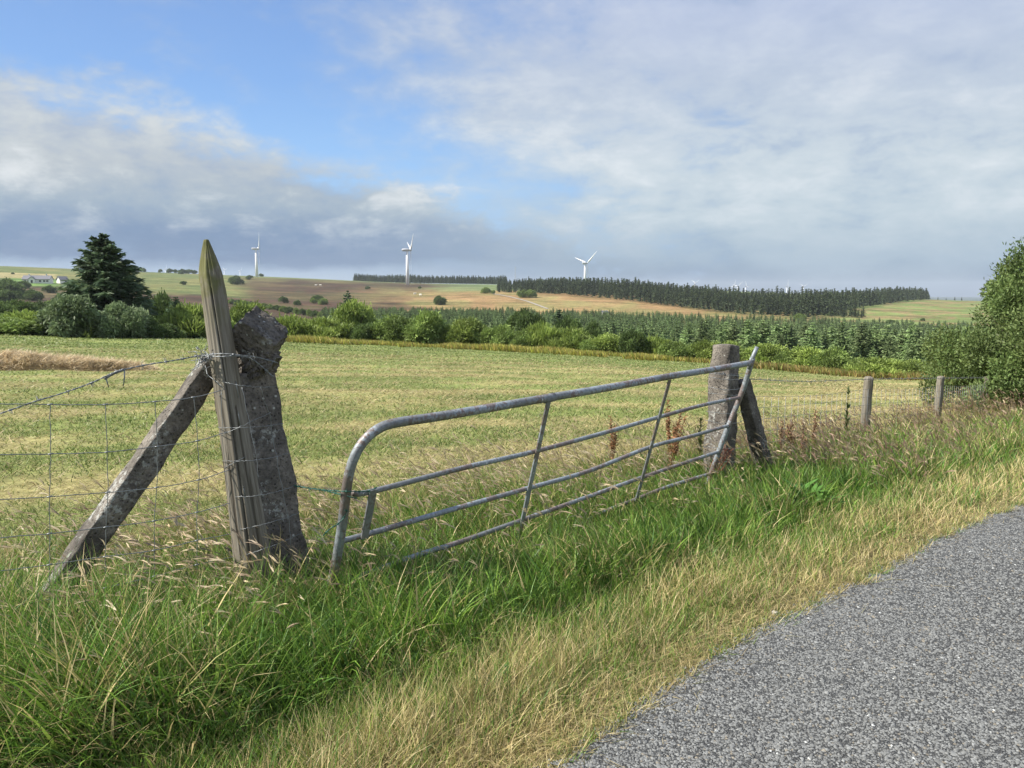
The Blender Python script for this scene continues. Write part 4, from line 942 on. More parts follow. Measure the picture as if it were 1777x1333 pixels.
# sheep
def sheep_mesh():
    mb = MB(); ring = [(-.62, .05, .70), (-.55, .24, .68), (-.3, .33, .66), (.1, .34, .66), (.42, .28, .70), (.56, .15, .80), (.68, .10, .86), (.80, .10, .82), (.92, .06, .74)]
    V = []; n = 8
    for x, r_, z in ring:
        for k in range(n): a = 6.2832*k/n; V.append((x, math.cos(a)*r_*.8, z+math.sin(a)*r_))
    Fq = [(i*n+k, i*n+(k+1) % n, (i+1)*n+(k+1) % n, (i+1)*n+k) for i in range(len(ring)-1) for k in range(n)]+[tuple(range(n))[::-1], tuple((len(ring)-1)*n+k for k in range(n))]
    mb.add(V, Fq)
    for x in (-.42, .36):
        for y in (-.13, .13): mb.tube([(x, y, .5), (x-.03, y, .28), (x, y, 0)], [.08, .045, .04], 6)
    me = bpy.data.meshes.new('sheep'); me.from_pydata(mb.v, [], mb.f); me.materials.append(M['fleece']); return me
SHM = sheep_mesh()
for (px, py, r, rz, lb) in ((551, 496, 560, .3, 'white sheep on the brown moor, left one of the close pair below the first turbine'), (559, 496, 560, 3.0, 'white sheep on the brown moor, right one of the close pair below the first turbine'), (721, 511, 500, .5, 'white sheep on the orange moor edge, left of the pair right of the second turbine'), (731, 513, 490, 2.6, 'white sheep on the orange moor edge, right of the pair right of the second turbine')):
    rr = np.linspace(200, 1000, 400); pr = [abs((EYE-float(gz(*atr(px, q))))/q+elev(px, py+1)) for q in rr]; r = rr[int(np.argmin(pr))]
    p = atr(px, r); o = link('sheep', SHM, None, None, (p[0], p[1], float(gz(p[0], p[1]))+.1)); o.rotation_euler = (0, 0, rz); o.scale = (1.9, 1.9, 1.7); tag(o, lb, 'sheep', 'sheep grazing on the moor')

# ------------------------------------------------------------------ hay heap in the field
def hay():
    p = PZ(60, 652, -.75)[:2]; r = np.hypot(*p); e0 = np.array([p[0], p[1]]); S = Strips()
    vx = np.array([.93, .30]); vy = np.array([-.30, .93])
    def top(u, v): 
        d = 1-(u/3.3)**2-(v/1.0)**2; return np.maximum(d, 0)**.6*(.20+.34*vnoise(u*1.9+9, v*1.9, 4))*(1-.35*sstep(u, .2, 3))
    N = 26000; u = rs.uniform(-3.3, 3.3, N); v = rs.uniform(-1.0, 1.0, N); k = (u/3.3)**2+(v/1)**2 < 1+.12*rs.normal(0, 1, N); u, v = u[k], v[k]; N = len(u)
    x = e0[0]+u*vx[0]+v*vy[0]; y = e0[1]+u*vx[1]+v*vy[1]; col = pick(N, [(.62, .50, .31), (.54, .43, .26), (.70, .59, .39), (.40, .31, .19)], [3, 3, 3, 1])
    blades(S, x, y, rs.uniform(.12, .35, N), np.full(N, .018), rs.uniform(0, 6.28, N), rs.uniform(.9, 1.7, N), rs.uniform(-.3, .9, N), col, 4, 1.0, zoff=top(u, v))
    U, Vv = np.meshgrid(np.linspace(-3.3, 3.3, 50), np.linspace(-1, 1, 18)); U = U.ravel(); Vv = Vv.ravel(); X = e0[0]+U*vx[0]+Vv*vy[0]; Y = e0[1]+U*vx[1]+Vv*vy[1]; Z = gz(X, Y)-.03+top(U, Vv)
    i = np.arange(17)[:, None]*50; j = np.arange(49)[None]; Q = np.stack([i+j, i+j+1, i+j+51, i+j+50], -1)
    S.addmesh(np.stack([X, Y, Z], 1), Q, np.array([.45, .33, .18]))
    tag(link('hay_heap', S.mesh('hay_heap'), M['grass']), 'low heap of golden hay lying in the mown field at the left', 'hay heap')
hay()

# ------------------------------------------------------------------ posts
def rough_prism(base, top, w0, w1, yaw, nseg=40, nside=10, bev=.018, amp=.004, seed=1, topfn=None, roll=None):
    """square tapering post between two points, displaced; V,F"""
    base = Vector(base); top = Vector(top); ax = (top-base).normalized()
    xa = Vector((math.cos(yaw), math.sin(yaw), 0)); xa = (xa-ax*xa.dot(ax)).normalized(); ya = ax.cross(xa)
    L = (top-base).length; prof = []
    h = .5
    for sx, sy, a0 in ((1, 1, 0), (-1, 1, 90), (-1, -1, 180), (1, -1, 270)):
        for k in range(4):
            a = rad(a0+k*30); b = bev; prof.append((sx*(h)-sx*b+math.cos(a)*b, sy*h-sy*b+math.sin(a)*b))
        # subdivide the flat face to next corner
        nx, ny = {(1, 1): (-1, 1), (-1, 1): (-1, -1), (-1, -1): (1, -1), (1, -1): (1, 1)}[(sx, sy)]
        p = prof[-1]; a = rad(a0+90); q = (nx*h-nx*bev+math.cos(a)*bev, ny*h-ny*bev+math.sin(a)*bev)
        for k in range(1, nside): prof.append((p[0]+(q[0]-p[0])*k/nside, p[1]+(q[1]-p[1])*k/nside))
    V = []; n = len(prof)
    for i in range(nseg+1):
        t = i/nseg; w = w0+(w1-w0)*t; c = base+ax*(L*t); sh = 1.0
        for j, (x, y) in enumerate(prof):
            z_ = t*L
            nn = (vnoise(np.array([x*w*60+seed*9]), np.array([z_*18+y*w*60]), seed)[0]-.5)*2*amp + (vnoise(np.array([x*w*12+seed*5]), np.array([z_*5+y*w*12]), seed+3)[0]-.5)*2*amp*1.6
            corner = max(0, abs(x)+abs(y)-.86)*8
            ch = -max(0, vnoise(np.array([z_*16+j//14*7.]), np.array([seed*3.]), seed+7)[0]-.55)*corner*.02
            f = 1+(nn+ch)/(w*.5)
            V.append(c+(xa*x+ya*y)*w*f)
    Fq = [(i*n+k, i*n+(k+1) % n, (i+1)*n+(k+1) % n, (i+1)*n+k) for i in range(nseg) for k in range(n)]
    # rounded cap
    m = len(V); c = top
    for q in (.9, .6, .25):
        for j in range(n): V.append(c+ax*(.016*(1-q*q))+(V[nseg*n+j]-c)*q)
    for b in range(3):
        o0 = nseg*n if b == 0 else m+(b-1)*n; o1 = m+b*n
        for k in range(n): Fq.append((o0+k, o0+(k+1) % n, o1+(k+1) % n, o1+k))
    Fq.append(tuple(m+2*n+k for k in range(n)))
    return V, Fq
def rough_block(c, sx, sy, sz, M3, seed, amp=.02, n=14, taper=.0):
    """subdivided chipped block; M3 3x3 rotation"""
    V = []; Fq = []; idx = {}
    def vid(i, j, k):
        if (i, j, k) in idx: return idx[(i, j, k)]
        p = np.array([i/n-.5, j/n-.5, k/n-.5])*2; q = np.sign(p)*np.abs(p)**.95
        l = np.linalg.norm(q); rr = 1-.06*max(0, l-1.3)/.43
        q = q*rr
        a = vnoise(np.array([q[0]*3+seed]), np.array([q[1]*3+q[2]*5.3]), seed)[0]-.5; b = vnoise(np.array([q[0]*9+q[2]*7]), np.array([q[1]*9+seed]), seed+2)[0]-.5
        cc = vnoise(np.array([q[0]*22+q[2]*13]), np.array([q[1]*22-q[2]*9]), seed+5)[0]-.5
        s = np.array([sx, sy, sz])*.5; s[:2] *= (1-taper*q[2])
        w = q*s; w = w*(1+(a*2.4+b*1.2+cc*.6)*amp/np.linalg.norm(s)*1.5)
        idx[(i, j, k)] = len(V); V.append(tuple(np.array(c)+M3@w)); return idx[(i, j, k)]
    for f in range(3):
        for side in (0, n):
            for a in range(n):
                for b in range(n):
                    qs = []
                    for da, db in ((0, 0), (1, 0), (1, 1), (0, 1)):
                        ijk = [0, 0, 0]; ijk[f] = side; ijk[(f+1) % 3] = a+da; ijk[(f+2) % 3] = b+db; qs.append(vid(*ijk))
                    Fq.append(tuple(qs if side == n else qs[::-1]))
    return V, Fq
YAW = math.atan2(ED[1], ED[0])
# near leaning gatepost
NPB = PD(482, 1010, 3.98); NPT = PD(421, 652, 3.98)
nb = NPB+(NPB-NPT)*.12
gp = empty('gatepost', (NPB[0], NPB[1], NPB[2]), 'leaning weathered concrete gatepost with a broken tilted head beside the wooden stake', 'gatepost')
MB().add(*rough_prism(nb, NPT, .275, .245, YAW, 60, 10, .06, .006, 2)).build('shaft', M['conc'], gp, True)
R3 = np.array((Matrix.Rotation(rad(42), 3, 'Y') @ Matrix.Rotation(rad(24), 3, 'X') @ Matrix.Rotation(rad(8), 3, 'Z')))
hd = PD(449, 583, 3.93)
MB().add(*rough_block(hd, .225, .19, .165, R3, 3, .0050, 34, .08)).build('broken_head', M['conc2'], gp, True)
nk = PD(444, 630, 3.95)
MB().add(*rough_block(nk, .155, .15, .14, np.array(Matrix.Rotation(YAW+.3, 3, 'Z')), 8, .009, 24)).build('crumbled_neck', M['conc'], gp, False)
MB().add(*rough_block(PD(464, 624, 3.90), .085, .09, .10, np.array(Matrix.Rotation(.7, 3, 'Y')), 13, .010, 16)).build('loose_lump', M['conc'], gp, False)

# wooden stake with a pencil point
def stake():
    B = PD(441, 985, 3.80); T = PD(358, 416, 3.80); ax = Vector(T-B).normalized(); L = float(np.linalg.norm(T-B)); B = B-np.array(ax)*.15; L += .15
    e = empty('fence_stake', tuple(B), 'tall pointed weathered wooden stake with mossy green tip wired to the broken gatepost', 'fence stake')
    n = 130; segs = 110; V = []; s0 = Vector((1, 0, 0)); s0 = (s0-ax*s0.dot(ax)).normalized(); s1 = ax.cross(s0)
    ztip = L-.18
    for i in range(segs+1):
        z = L*i/segs; t = z/L; r0 = .057+.042*(1-t)**2.4
        if z > ztip: u = (z-ztip)/(L-ztip); r1 = r0*(1-.83*u**1.25)
        else: r1 = r0
        for k in range(n):
            a = 6.2832*k/n; f = 1.0
            if z > ztip-.08:   # faceted point
                u = min(1, (z-ztip+.08)/.1); fa = (a+.4) % (6.2832/5)-6.2832/10; f = 1*(1-u)+u*(math.cos(6.2832/10)/math.cos(fa))*1.06
            g = (vnoise(np.array([k*.28]), np.array([z*2.2]), 41)[0]-.5)*.006+(vnoise(np.array([k*.11]), np.array([z*.9]), 42)[0]-.5)*.006
            crack = -.026*math.exp(-((((a-(4.86+.10*math.sin(z*2)))+3.1416) % 6.2832-3.1416)/.045)**2)*(1 if z < L-.25 else .4)
            crack += -.016*math.exp(-((((a-(5.5+.06*math.sin(z*3+1)))+3.1416) % 6.2832-3.1416)/.06)**2)*(1 if z < .95 else 0)
            rr = r1*f+g*(1 if z < ztip+.2 else .4)+crack*(r1/.07)
            V.append(tuple(Vector(B)+ax*z+(s0*math.cos(a)+s1*math.sin(a))*rr))
    Fq = [(i*n+k, i*n+(k+1) % n, (i+1)*n+(k+1) % n, (i+1)*n+k) for i in range(segs) for k in range(n)]+[tuple(segs*n+k for k in range(n)), tuple(range(n))[::-1]]
    # local coordinates so that the grain follows the stake
    R = Matrix((s0, s1, ax)).transposed(); Ri = R.inverted(); Vl = [tuple(Ri @ (Vector(v)-Vector(B))) for v in V]
    e.rotation_euler = R.to_euler()
    MB().add(Vl, Fq).build('shaft', M['wood'], e, True, (0, 0, 0))
    for z in (.52, .86, 1.0):
        a = 4.6+z; p = Vector((math.cos(a), math.sin(a), 0))*.074+Vector((0, 0, z))
        MB().tube([p+Vector((0.004, 0, -.012)), p*1.06+Vector((0, 0, -.004)), p*1.06+Vector((0, 0, .010)), p+Vector((.004, 0, .016))], .0022, 6).build('staple', M['wire'], e, True, (0, 0, 0))
stake()
# left brace
FPL = PD(436, 900, 3.90)      # a point of the left fence plane
FN = np.array([EN[0], EN[1], 0.0])
def fence_pt(px, py, off=0.0):
    p0 = FPL-FN*(.07+off); return PP(px, py, p0, FN)
bt = PD(372, 628, 3.93); bb0 = PP(105, 1020, bt+FN*.0, FN); bb = bb0+(bb0-bt)*.22
br_ = empty('brace', tuple(bb), 'sloping dark concrete brace with white lichen leaning on the left gatepost', 'brace')
MB().add(*rough_prism(bb, bt, .118, .108, YAW, 60, 8, .05, .004, 5)).build('shaft', M['conc'], br_, True)
# far gatepost and brace
FPBc = PD(1246, 850, 7.1); FPTc = PD(1261, 600, 7.1); FPB = FPBc+(FPBc-FPTc)*.08
fg = empty('gatepost', tuple(FPBc), 'upright concrete gatepost with pale lichen on top at the far end of the gate', 'gatepost')
MB().add(*rough_prism(FPB, FPTc, .235, .195, YAW, 60, 10, .12, .006, 12)).build('shaft', M['conc2'], fg, True)
b1 = PD(1288, 662, 7.15); b2 = PD(1333, 840, 7.45)
fb = empty('brace', tuple(b2), 'short dark concrete brace behind the far gatepost', 'brace')
MB().add(*rough_prism(b2, b1, .14, .11, YAW, 40, 8, .05, .004, 15)).build('shaft', M['conc'], fb, True)

# ------------------------------------------------------------------ gate
GA = rad(43.0); gdir = np.array([math.sin(GA), math.cos(GA), 0]); groad = np.array([math.cos(GA), -math.sin(GA), 0])
TH = rad(16); gup = np.array([0, 0, math.cos(TH)])+groad*math.sin(TH); gn = np.cross(gdir, gup); GP0 = PD(1228, 850, 6.72)
def G(px, py, off=0.0): return PP(px, py, GP0+gn*off, gn)
def smooth_path(pts, n=8):
    out = []; P = [np.array(p) for p in pts]
    for i in range(len(P)-1):
        p0 = P[max(i-1, 0)]; p1 = P[i]; p2 = P[i+1]; p3 = P[min(i+2, len(P)-1)]
        for k in range(n):
            t = k/n; out.append(.5*((2*p1)+(-p0+p2)*t+(2*p0-5*p1+4*p2-p3)*t*t+(-p0+3*p1-3*p2+p3)*t**3))
    out.append(P[-1]); return out
gate = empty('field_gate', tuple(G(600, 1000)), 'leaning galvanised metal bar gate with rusty bars in the long grass', 'gate')
def rail(name, pts, r, sides=14): return MB().tube(smooth_path([G(*p) for p in pts], 10), r, sides).build(name, M['galv'], gate, True)
rail('top_rail', [(574, 1020), (586, 960), (596, 895), (602, 845), (609, 810), (624, 776), (648, 750), (682, 735), (760, 723), (850, 708), (954, 690), (1060, 672), (1163, 653), (1240, 641), (1302, 630)], .024)
rail('bar', [(612, 856), (645, 853), (800, 813), (930, 783), (1060, 748), (1150, 722), (1220, 703), (1283, 690)], .0145)
rail('bar', [(590, 940), (645, 925), (700, 909), (800, 880), (918, 847), (1020, 818), (1128, 776), (1200, 757), (1266, 738)], .0145)
rail('bar', [(600, 1012), (640, 995), (720, 965), (800, 940), (905, 903), (1010, 866), (1110, 830), (1180, 806), (1250, 783)], .0145)
rail('bar', [(620, 1085), (760, 1020), (905, 962), (1000, 915), (1040, 892), (1100, 868), (1150, 848), (1190, 835), (1234, 822)], .0145)
rail('bar', [(780, 1080), (960, 985), (1100, 915), (1150, 890), (1200, 862), (1229, 848)], .0135)
rail('hinge_stile', [(1306, 622), (1293, 665), (1280, 700), (1262, 745), (1247, 785), (1235, 820), (1226, 850), (1220, 880)], .023)
MB().tube([G(1300, 640), G(1306, 620), G(1314, 602)], [.019, .017, .016], 10).build('hinge_pin', M['galv'], gate, True)
def flat(name, a, b, w, t=.008, off=-.012):
    A = G(*a, off); B = G(*b, off); d = norm(B-A); s = norm(np.cross(d, gn)); V = []
    for p in (A, B):
        for u, v in ((-1, -1), (1, -1), (1, 1), (-1, 1)): V.append(p+s*u*w/2+gn*v*t/2)
    MB().add(V, [(3, 2, 1, 0), (4, 5, 6, 7), (0, 1, 5, 4), (1, 2, 6, 5), (2, 3, 7, 6), (3, 0, 4, 7)]).build(name, M['galv'], gate)
sgn = -1 if np.dot(gn, groad) > 0 else 1
for o_ in (1,):
    of = .018*(1 if np.dot(gn, np.array([0, -1, 0])) > 0 else -1)
    flat('upright', (952, 696), (900, 935), .036, .008, of); flat('upright', (1162, 660), (1094, 905), .036, .008, of); flat('upright', (648, 850), (632, 935), .044, .008, of)
MB().tube([G(945, 693), G(961, 689)], .0265, 14, caps=True).build('collar', M['galv'], gate, True)

# ------------------------------------------------------------------ left fence wires
lf = empty('wire_fence', tuple(fence_pt(250, 1000)), 'galvanised stock fence mesh across the left, tied to the stake', 'fence')
def wire(parent, name, pts, r=.0016, amp=.0012, seed=0, m=None, sides=5):
    P = np.array(smooth_path(pts, 6)); rg = np.random.RandomState(seed); P[1:-1] += rg.normal(0, amp, P[1:-1].shape)
    return MB().tube(P, r, sides).build(name, m or M['wire'], parent, True)
rows = [[(-60, 706), (0, 701), (87, 702), (183, 702), (269, 697), (340, 689), (384, 677)],
        [(-60, 792), (0, 789), (87, 788), (183, 785), (273, 775), (343, 765), (395, 749)],
        [(-60, 872), (0, 867), (87, 862), (183, 855), (272, 846), (345, 833), (400, 815)],
        [(-60, 941), (0, 933), (87, 926), (183, 915), (268, 904), (342, 889), (400, 873)],
        [(-60, 1000), (0, 991), (87, 980), (183, 966), (268, 955), (342, 938), (410, 925)],
        [(-60, 1066), (0, 1056), (87, 1040), (183, 1020), (268, 1000), (342, 980), (412, 965)],
        [(60, 1080), (187, 1046), (268, 1030), (342, 1010), (412, 990)],
        [(60, 1115), (187, 1090), (268, 1072), (342, 1050), (412, 1030)]]
for i, rw in enumerate(rows): wire(lf, 'line_wire', [fence_pt(*p) for p in rw], .0021, .0008, i)
for k, (col, x) in enumerate(((2, (87, 88, 86, 86, 86, 86)), (3, (183, 186, 187, 184, 183, 183, 187, 187)), (4, (269, 273, 272, 268, 268, 268, 268, 268)), (5, (336, 343, 345, 342, 342, 342, 342, 342)))):
    pts = []
    for i, rw in enumerate(rows[:len(x)]):
        ys = np.interp(x[i], [q[0] for q in rw], [q[1] for q in rw]); pts.append(fence_pt(x[i], ys, .003))
    wire(lf, 'stay_wire', pts, .0017, .0010, 20+k)
    mb = MB()
    for p in pts:
        d = np.array([ED[0], ED[1], .1])*.010; mb.tube([p-d, p, p+d], .0034, 6)
    mb.build('knot', M['wire'], lf, True)
# wires wrapped round stake and post
def wrap(parent, l, r_, sag, seed, name='tie_wire', d=3.70, rr=.0016):
    (x0, y0), (x1, y1) = l, r_; pts = []
    for k in range(9):
        t = k/8; x = x0+(x1-x0)*t; y = y0+(y1-y0)*t+sag*4*t*(1-t)
        dd = d+.16*sstep(np.array(t), .35, .9)
        if t < .12: dd += .05
        pts.append(PD(x, y, float(dd)))
    wire(parent, name, pts, rr, .0014, seed)
for i, (l, r_, sg) in enumerate([((384, 662), (478, 671), 4), ((378, 742), (492, 735), 3), ((386, 800), (500, 787), 5), ((402, 862), (512, 843), 6), ((410, 920), (520, 890), 3), ((418, 965), (524, 925), 3), ((384, 756), (470, 716), 0), ((390, 812), (450, 780), 0)]):
    wrap(lf, l, r_, sg, 50+i)
wire(lf, 'tie_wire', [PD(452, 672, 3.72), PD(468, 720, 3.80), PD(474, 760, 3.83), PD(486, 830, 3.83), PD(500, 900, 3.84), PD(505, 950, 3.84)], .0014, .002, 70)
wire(lf, 'tie_wire', [PD(420, 672, 3.70), PD(430, 720, 3.70), PD(444, 790, 3.71), PD(448, 830, 3.72)], .0014, .002, 71)
wire(lf, 'tie_wire', [PD(356, 634, 3.78), PD(362, 652, 3.74), PD(375, 662, 3.71), PD(386, 672, 3.70), PD(384, 684, 3.72), PD(372, 690, 3.80)], .0018, .002, 72)
wire(lf, 'tie_wire', [PD(384, 680, 3.71), PD(386, 760, 3.71), PD(396, 850, 3.73), PD(404, 940, 3.75)], .0013, .002, 73)
# barbed wire
def barbed(name, paths, label, barbs, r=.0019, group=None, m=None, bl=.022, parent=None):
    e = empty(name, tuple(paths[0][0]), label, 'barbed wire', group); rg = np.random.RandomState(len(label))
    for path in paths:
        P = np.array(smooth_path(path, 14)); L = np.concatenate([[0], np.cumsum(np.linalg.norm(np.diff(P, axis=0), axis=1))])
        n = max(8, int(L[-1]/.012)); tt = np.linspace(0, L[-1], n); Q = np.stack([np.interp(tt, L, P[:, k]) for k in range(3)], 1)
        T = norm(np.gradient(Q, axis=0)); A = norm(np.cross(T, [0, 0, 1.])); B = np.cross(T, A)
        mb = MB()
        for ph in (0, math.pi):
            w = tt*2*math.pi/.06+ph; mb.tube(Q+(A*np.cos(w)[:, None]+B*np.sin(w)[:, None])*r*.95, r, 5)
        mb.build('strand', m or M['wire'], e, True)
        for d in np.arange(barbs*.5, L[-1], barbs):
            i = int(np.searchsorted(tt, d)); i = min(i, n-1); p = Q[i]; t = T[i]; mb = MB()
            mb.tube([p-t*.006, p+t*.006], r*2.3, 6)
            for s in range(4):
                a = rg.uniform(0, 6.28); o = (A[i]*math.cos(a)+B[i]*math.sin(a)); mb.tube([p+t*(.004*(s-1.5)), p+o*bl+t*rg.uniform(-.006, .006)], [r*.9, r*.3], 4)
            mb.build('barb', m or M['wire'], e, True)
    return e
barbed('barbed_wire', [[fence_pt(-60, 738), fence_pt(0, 718), fence_pt(60, 697), fence_pt(110, 682), fence_pt(160, 664), fence_pt(200, 646), fence_pt(250, 634), fence_pt(300, 626), PD(350, 617, 3.72), PD(385, 614, 3.70), PD(420, 617, 3.72), PD(450, 621, 3.80), PD(482, 630, 3.84)],
                       [PD(350, 618, 3.73), PD(385, 619, 3.69), PD(412, 618, 3.72), PD(440, 625, 3.80), PD(475, 655, 3.85)]],
       'rusty barbed wire strand rising from the left edge and wound round the stake and gatepost', .105)
# knot cluster at the brace top
def cluster():
    e = empty('wire_tangle', tuple(PD(352, 625, 3.72)), 'tangled knot of wire ends where the barbed wire meets the stake', 'wire tangle'); rg = np.random.RandomState(3); mb = MB()
    c = PD(352, 622, 3.73)
    for i in range(26):
        a = rg.normal(0, .022, 3)*np.array([1.3, 1, .8]); b = rg.normal(0, .03, 3); mb.tube(smooth_path([c+a, c+(a+b)*.5+rg.normal(0, .012, 3), c+b], 4), .0018, 5)
    for i in range(5): mb.tube([c+rg.normal(0, .012, 3), c+rg.normal(0, .014, 3)+np.array([rg.uniform(-.04, .03), 0, rg.uniform(.03, .06)])], [.0018, .001], 5)
    mb.build('coil', M['wire'], e, True)
cluster()
def splice():
    e = empty('wire_splice', tuple(fence_pt(200, 648)), 'thick twisted splice with hanging wire ends on the left barbed wire', 'wire splice'); mb = MB(); P = [fence_pt(182, 657), fence_pt(192, 651), fence_pt(202, 646), fence_pt(214, 642)]
    Q = np.array(smooth_path(P, 10)); t = np.linspace(0, 40, len(Q)); mb.tube(Q+np.stack([0*t, np.cos(t)*.005, np.sin(t)*.005], 1), .0028, 6); mb.tube(Q+np.stack([0*t, -np.cos(t)*.005, -np.sin(t)*.005], 1), .0028, 6)
    mb.tube([fence_pt(184, 656), fence_pt(186, 664), fence_pt(189, 673)], [.0025, .003, .0018], 6); mb.tube([fence_pt(216, 641), fence_pt(216, 655), fence_pt(214, 670)], [.0025, .0032, .002], 6); mb.build('twist', M['wire'], e, True)
splice()
# green wire from post to gate
def tie():
    a = PD(510, 842, 3.84); b = G(600, 850, -.0); P = [a, a*.6+b*.4+np.array([0, 0, -.01]), b+np.array([0, -.03, 0]), G(640, 853)+np.array([0, -.03, .01]), G(655, 848)+np.array([0, -.02, .012])]
    e = barbed('gate_tie', [P, [PD(512, 844, 3.84), PD(556, 850, 3.9), G(604, 858)+np.array([0, -.03, 0]), G(622, 862)+np.array([0, -.03, 0])], [G(605, 870)+np.array([0, -.03, 0]), G(602, 890)+np.array([0, -.035, 0]), G(590, 905)+np.array([0, -.03, 0]), G(575, 915)+np.array([0, -.02, 0]), G(560, 930)+np.array([0, -.0, 0])]], 'green barbed wire tying the free end of the gate to the broken gatepost', .07, .0019, None, M['green_wire'], .018)
    e['category'] = 'wire'
tie()

# ------------------------------------------------------------------ right fence
rf = empty('wire_fence', tuple(PD(1500, 740, 10.5)), 'post and wire stock fence running away right from the far gatepost to the willow', 'fence')
def wpost(px, ytop, d, w, lean, seed, dark=1):
    T = PD(px, ytop, d); g = float(gz(T[0], T[1])); B = np.array([T[0]-lean, T[1], g-.1])
    V, Fq = rough_prism(B, T, w*1.08, w, YAW+.3+seed*.4, 24, 3, .28, .003, seed)
    o = MB().add(V, Fq).build('post', M['wood'], rf, True); return T, B
posts = [wpost(1508, 655, 10.5, .105, .03, 21), wpost(1633, 654, 14.0, .105, .03, 22), wpost(1713, 654, 17.8, .11, 0, 23), wpost(1727, 668, 18.6, .09, 0, 24), wpost(1775, 657, 22, .10, 0, 25)]
tops = [PD(1290, 662, 7.2)]+[posts[i][0]-np.array([0, 0, .03]) for i in (0, 1, 2, 4)]
grd = [np.array([tops[0][0], tops[0][1], float(gz(tops[0][0], tops[0][1]))])]+[np.array([p[0], p[1], float(gz(p[0], p[1]))]) for p in tops[1:]]
barbed('barbed_wire', [[PD(1240, 647, 6.98), PD(1270, 650, 7.0), PD(1290, 656, 7.1), PD(1320, 659, 7.4), PD(1400, 662, 8.7)]+[t+np.array([0, -.06, .01]) for t in tops[1:]]], 'thin barbed wire strand along the tops of the right hand fence posts', .16, .0022, None, None, .028)
fr = [.86, .74, .62, .49, .36, .23, .10]
for i, f in enumerate(fr):
    P = [g_*(1-f)+t*f+np.array([0, -.055, 0]) for t, g_ in zip(tops, grd)]; Q = []
    for k in range(len(P)-1): Q += [P[k], (P[k]*.5+P[k+1]*.5)-np.array([0, 0, .02+.02*(i == 0)])]
    Q.append(P[-1]); wire(rf, 'line_wire', Q, .0022, .001, 80+i, sides=4)
cnt = 0
for k in range(len(tops)-1):
    n = [22, 20, 24, 24][k]
    for j in range(n):
        t = (j+.5)/n; a = tops[k]*(1-t)+tops[k+1]*t; g_ = grd[k]*(1-t)+grd[k+1]*t; s = np.array([0, -.055, 0])
        hi = g_*(1-.86)+a*.86-np.array([0, 0, .03*4*t*(1-t)]); MB().tube([g_+s, hi+s], .0019, 4).build('stay_wire', M['wire'], rf, True); cnt += 1
# wires wound round the far gatepost
for i, y in enumerate((648, 655, 672, 682, 714, 730, 775, 798)):
    sx = 1232-(y-650)*.10; wire(rf, 'tie_wire', [PD(sx, y, 7.02), PD(sx+8, y+1, 6.93), PD(sx+22, y+2+(i % 3), 6.91), PD(1276, y+4, 6.93), PD(1289, y, 7.05)], .0022, .002, 95+i)
# red twine on the hinge stile
def twine():
    rg = np.random.RandomState(9); mb = MB()
    c = [PD(1262, 800, 6.6), PD(1250, 820, 6.6), PD(1240, 765, 6.65)]
    for i in range(22):
        a = PD(1262+rg.normal(0, 6), 775+rg.uniform(-5, 10), 6.62); b = PD(1245+rg.normal(0, 7), 812+rg.uniform(-10, 12), 6.62); mb.tube(smooth_path([a, (a+b)/2+rg.normal(0, .02, 3), b], 4), .0018, 4)
    o = mb.build('twine', plain('orange_twine', (.36, .12, .07), .8), None, True); tag(o, 'frayed reddish twine hanging from the far stile of the gate', 'twine')
twine()

# ------------------------------------------------------------------ weeds
def dock(px, py, d, h, label, seed, spread=.22, n=9, group=None, pal=((.30, .16, .08), (.35, .19, .10), (.24, .14, .07))):
    rg = np.random.RandomState(seed); base = PD(px, py, d); base[2] = float(gz(base[0], base[1])); e = empty('dock_plant', tuple(base), label, 'weed', group); S = Strips(); T = Strips()
    pal = np.array(pal)
    for i in range(n):
        a = rg.uniform(0, 6.28); t0 = .25+.6*rg.rand() if i else 1.0; st_ = np.array([0, 0, h*t0*.6 if i else 0]); L = h*(1-t0*.6)*rg.uniform(.5, .8) if i else h
        dr = np.array([math.cos(a), math.sin(a), 0])*(spread if i else .05); p1 = st_+dr*L*.7+np.array([0, 0, L*.55]); p2 = st_+dr*L*1.1+np.array([0, 0, L])
        P = np.array([[st_, p1, p2]]); sd_ = norm(rg.normal(0, 1, (1, 3))*[1, 1, 0]); T.add(P, np.array([[.008, .006, .004]]), sd_, pal[rg.choice(3, 1)]); T.add(P, np.array([[.008, .006, .004]]), np.cross(sd_, [0, 0, 1.]), pal[rg.choice(3, 1)])
        m = int(90*L/.5)+20; f = rg.uniform(.25, 1, m)[:, None]; c = np.where(f < .6, st_+(p1-st_)*f/.6, p1+(p2-p1)*(f-.6)/.4)+rg.normal(0, .009, (m, 3))
        g = norm(rg.normal(0, 1, (m, 3))+np.array([0, 0, .5])); Q = np.stack([c, c+g*.010, c+g*.020], 1); S.add(Q, np.array([[.005, .012, .003]]), norm(np.cross(g, rg.normal(0, 1, (m, 3)))), pal[rg.choice(3, m)]*rg.uniform(.7, 1.4, (m, 1)))
    link('stem', T.mesh('stem'), M['dock'], e, (0, 0, 0)); link('seed_head', S.mesh('seed_head'), M['dock'], e, (0, 0, 0))
dock(1163, 850, 6.9, .80, 'rusty red dock plant standing behind the gate just left of the far gatepost', 1)
dock(1064, 850, 7.0, .62, 'smaller rusty dock plant behind the gate, between the two long uprights', 2, .12, 6)
for i, (px, d, h) in enumerate(((1368, 8.0, .55), (1390, 7.9, .50), (1408, 8.3, .6), (1352, 8.2, .5))):
    dock(px, 840, d, h, 'reddish dock stalk in the clump right of the far brace', 10+i, .15, 5, 'dock stalks right of the far brace', ((.26, .15, .09), (.30, .18, .11), (.22, .14, .08)))
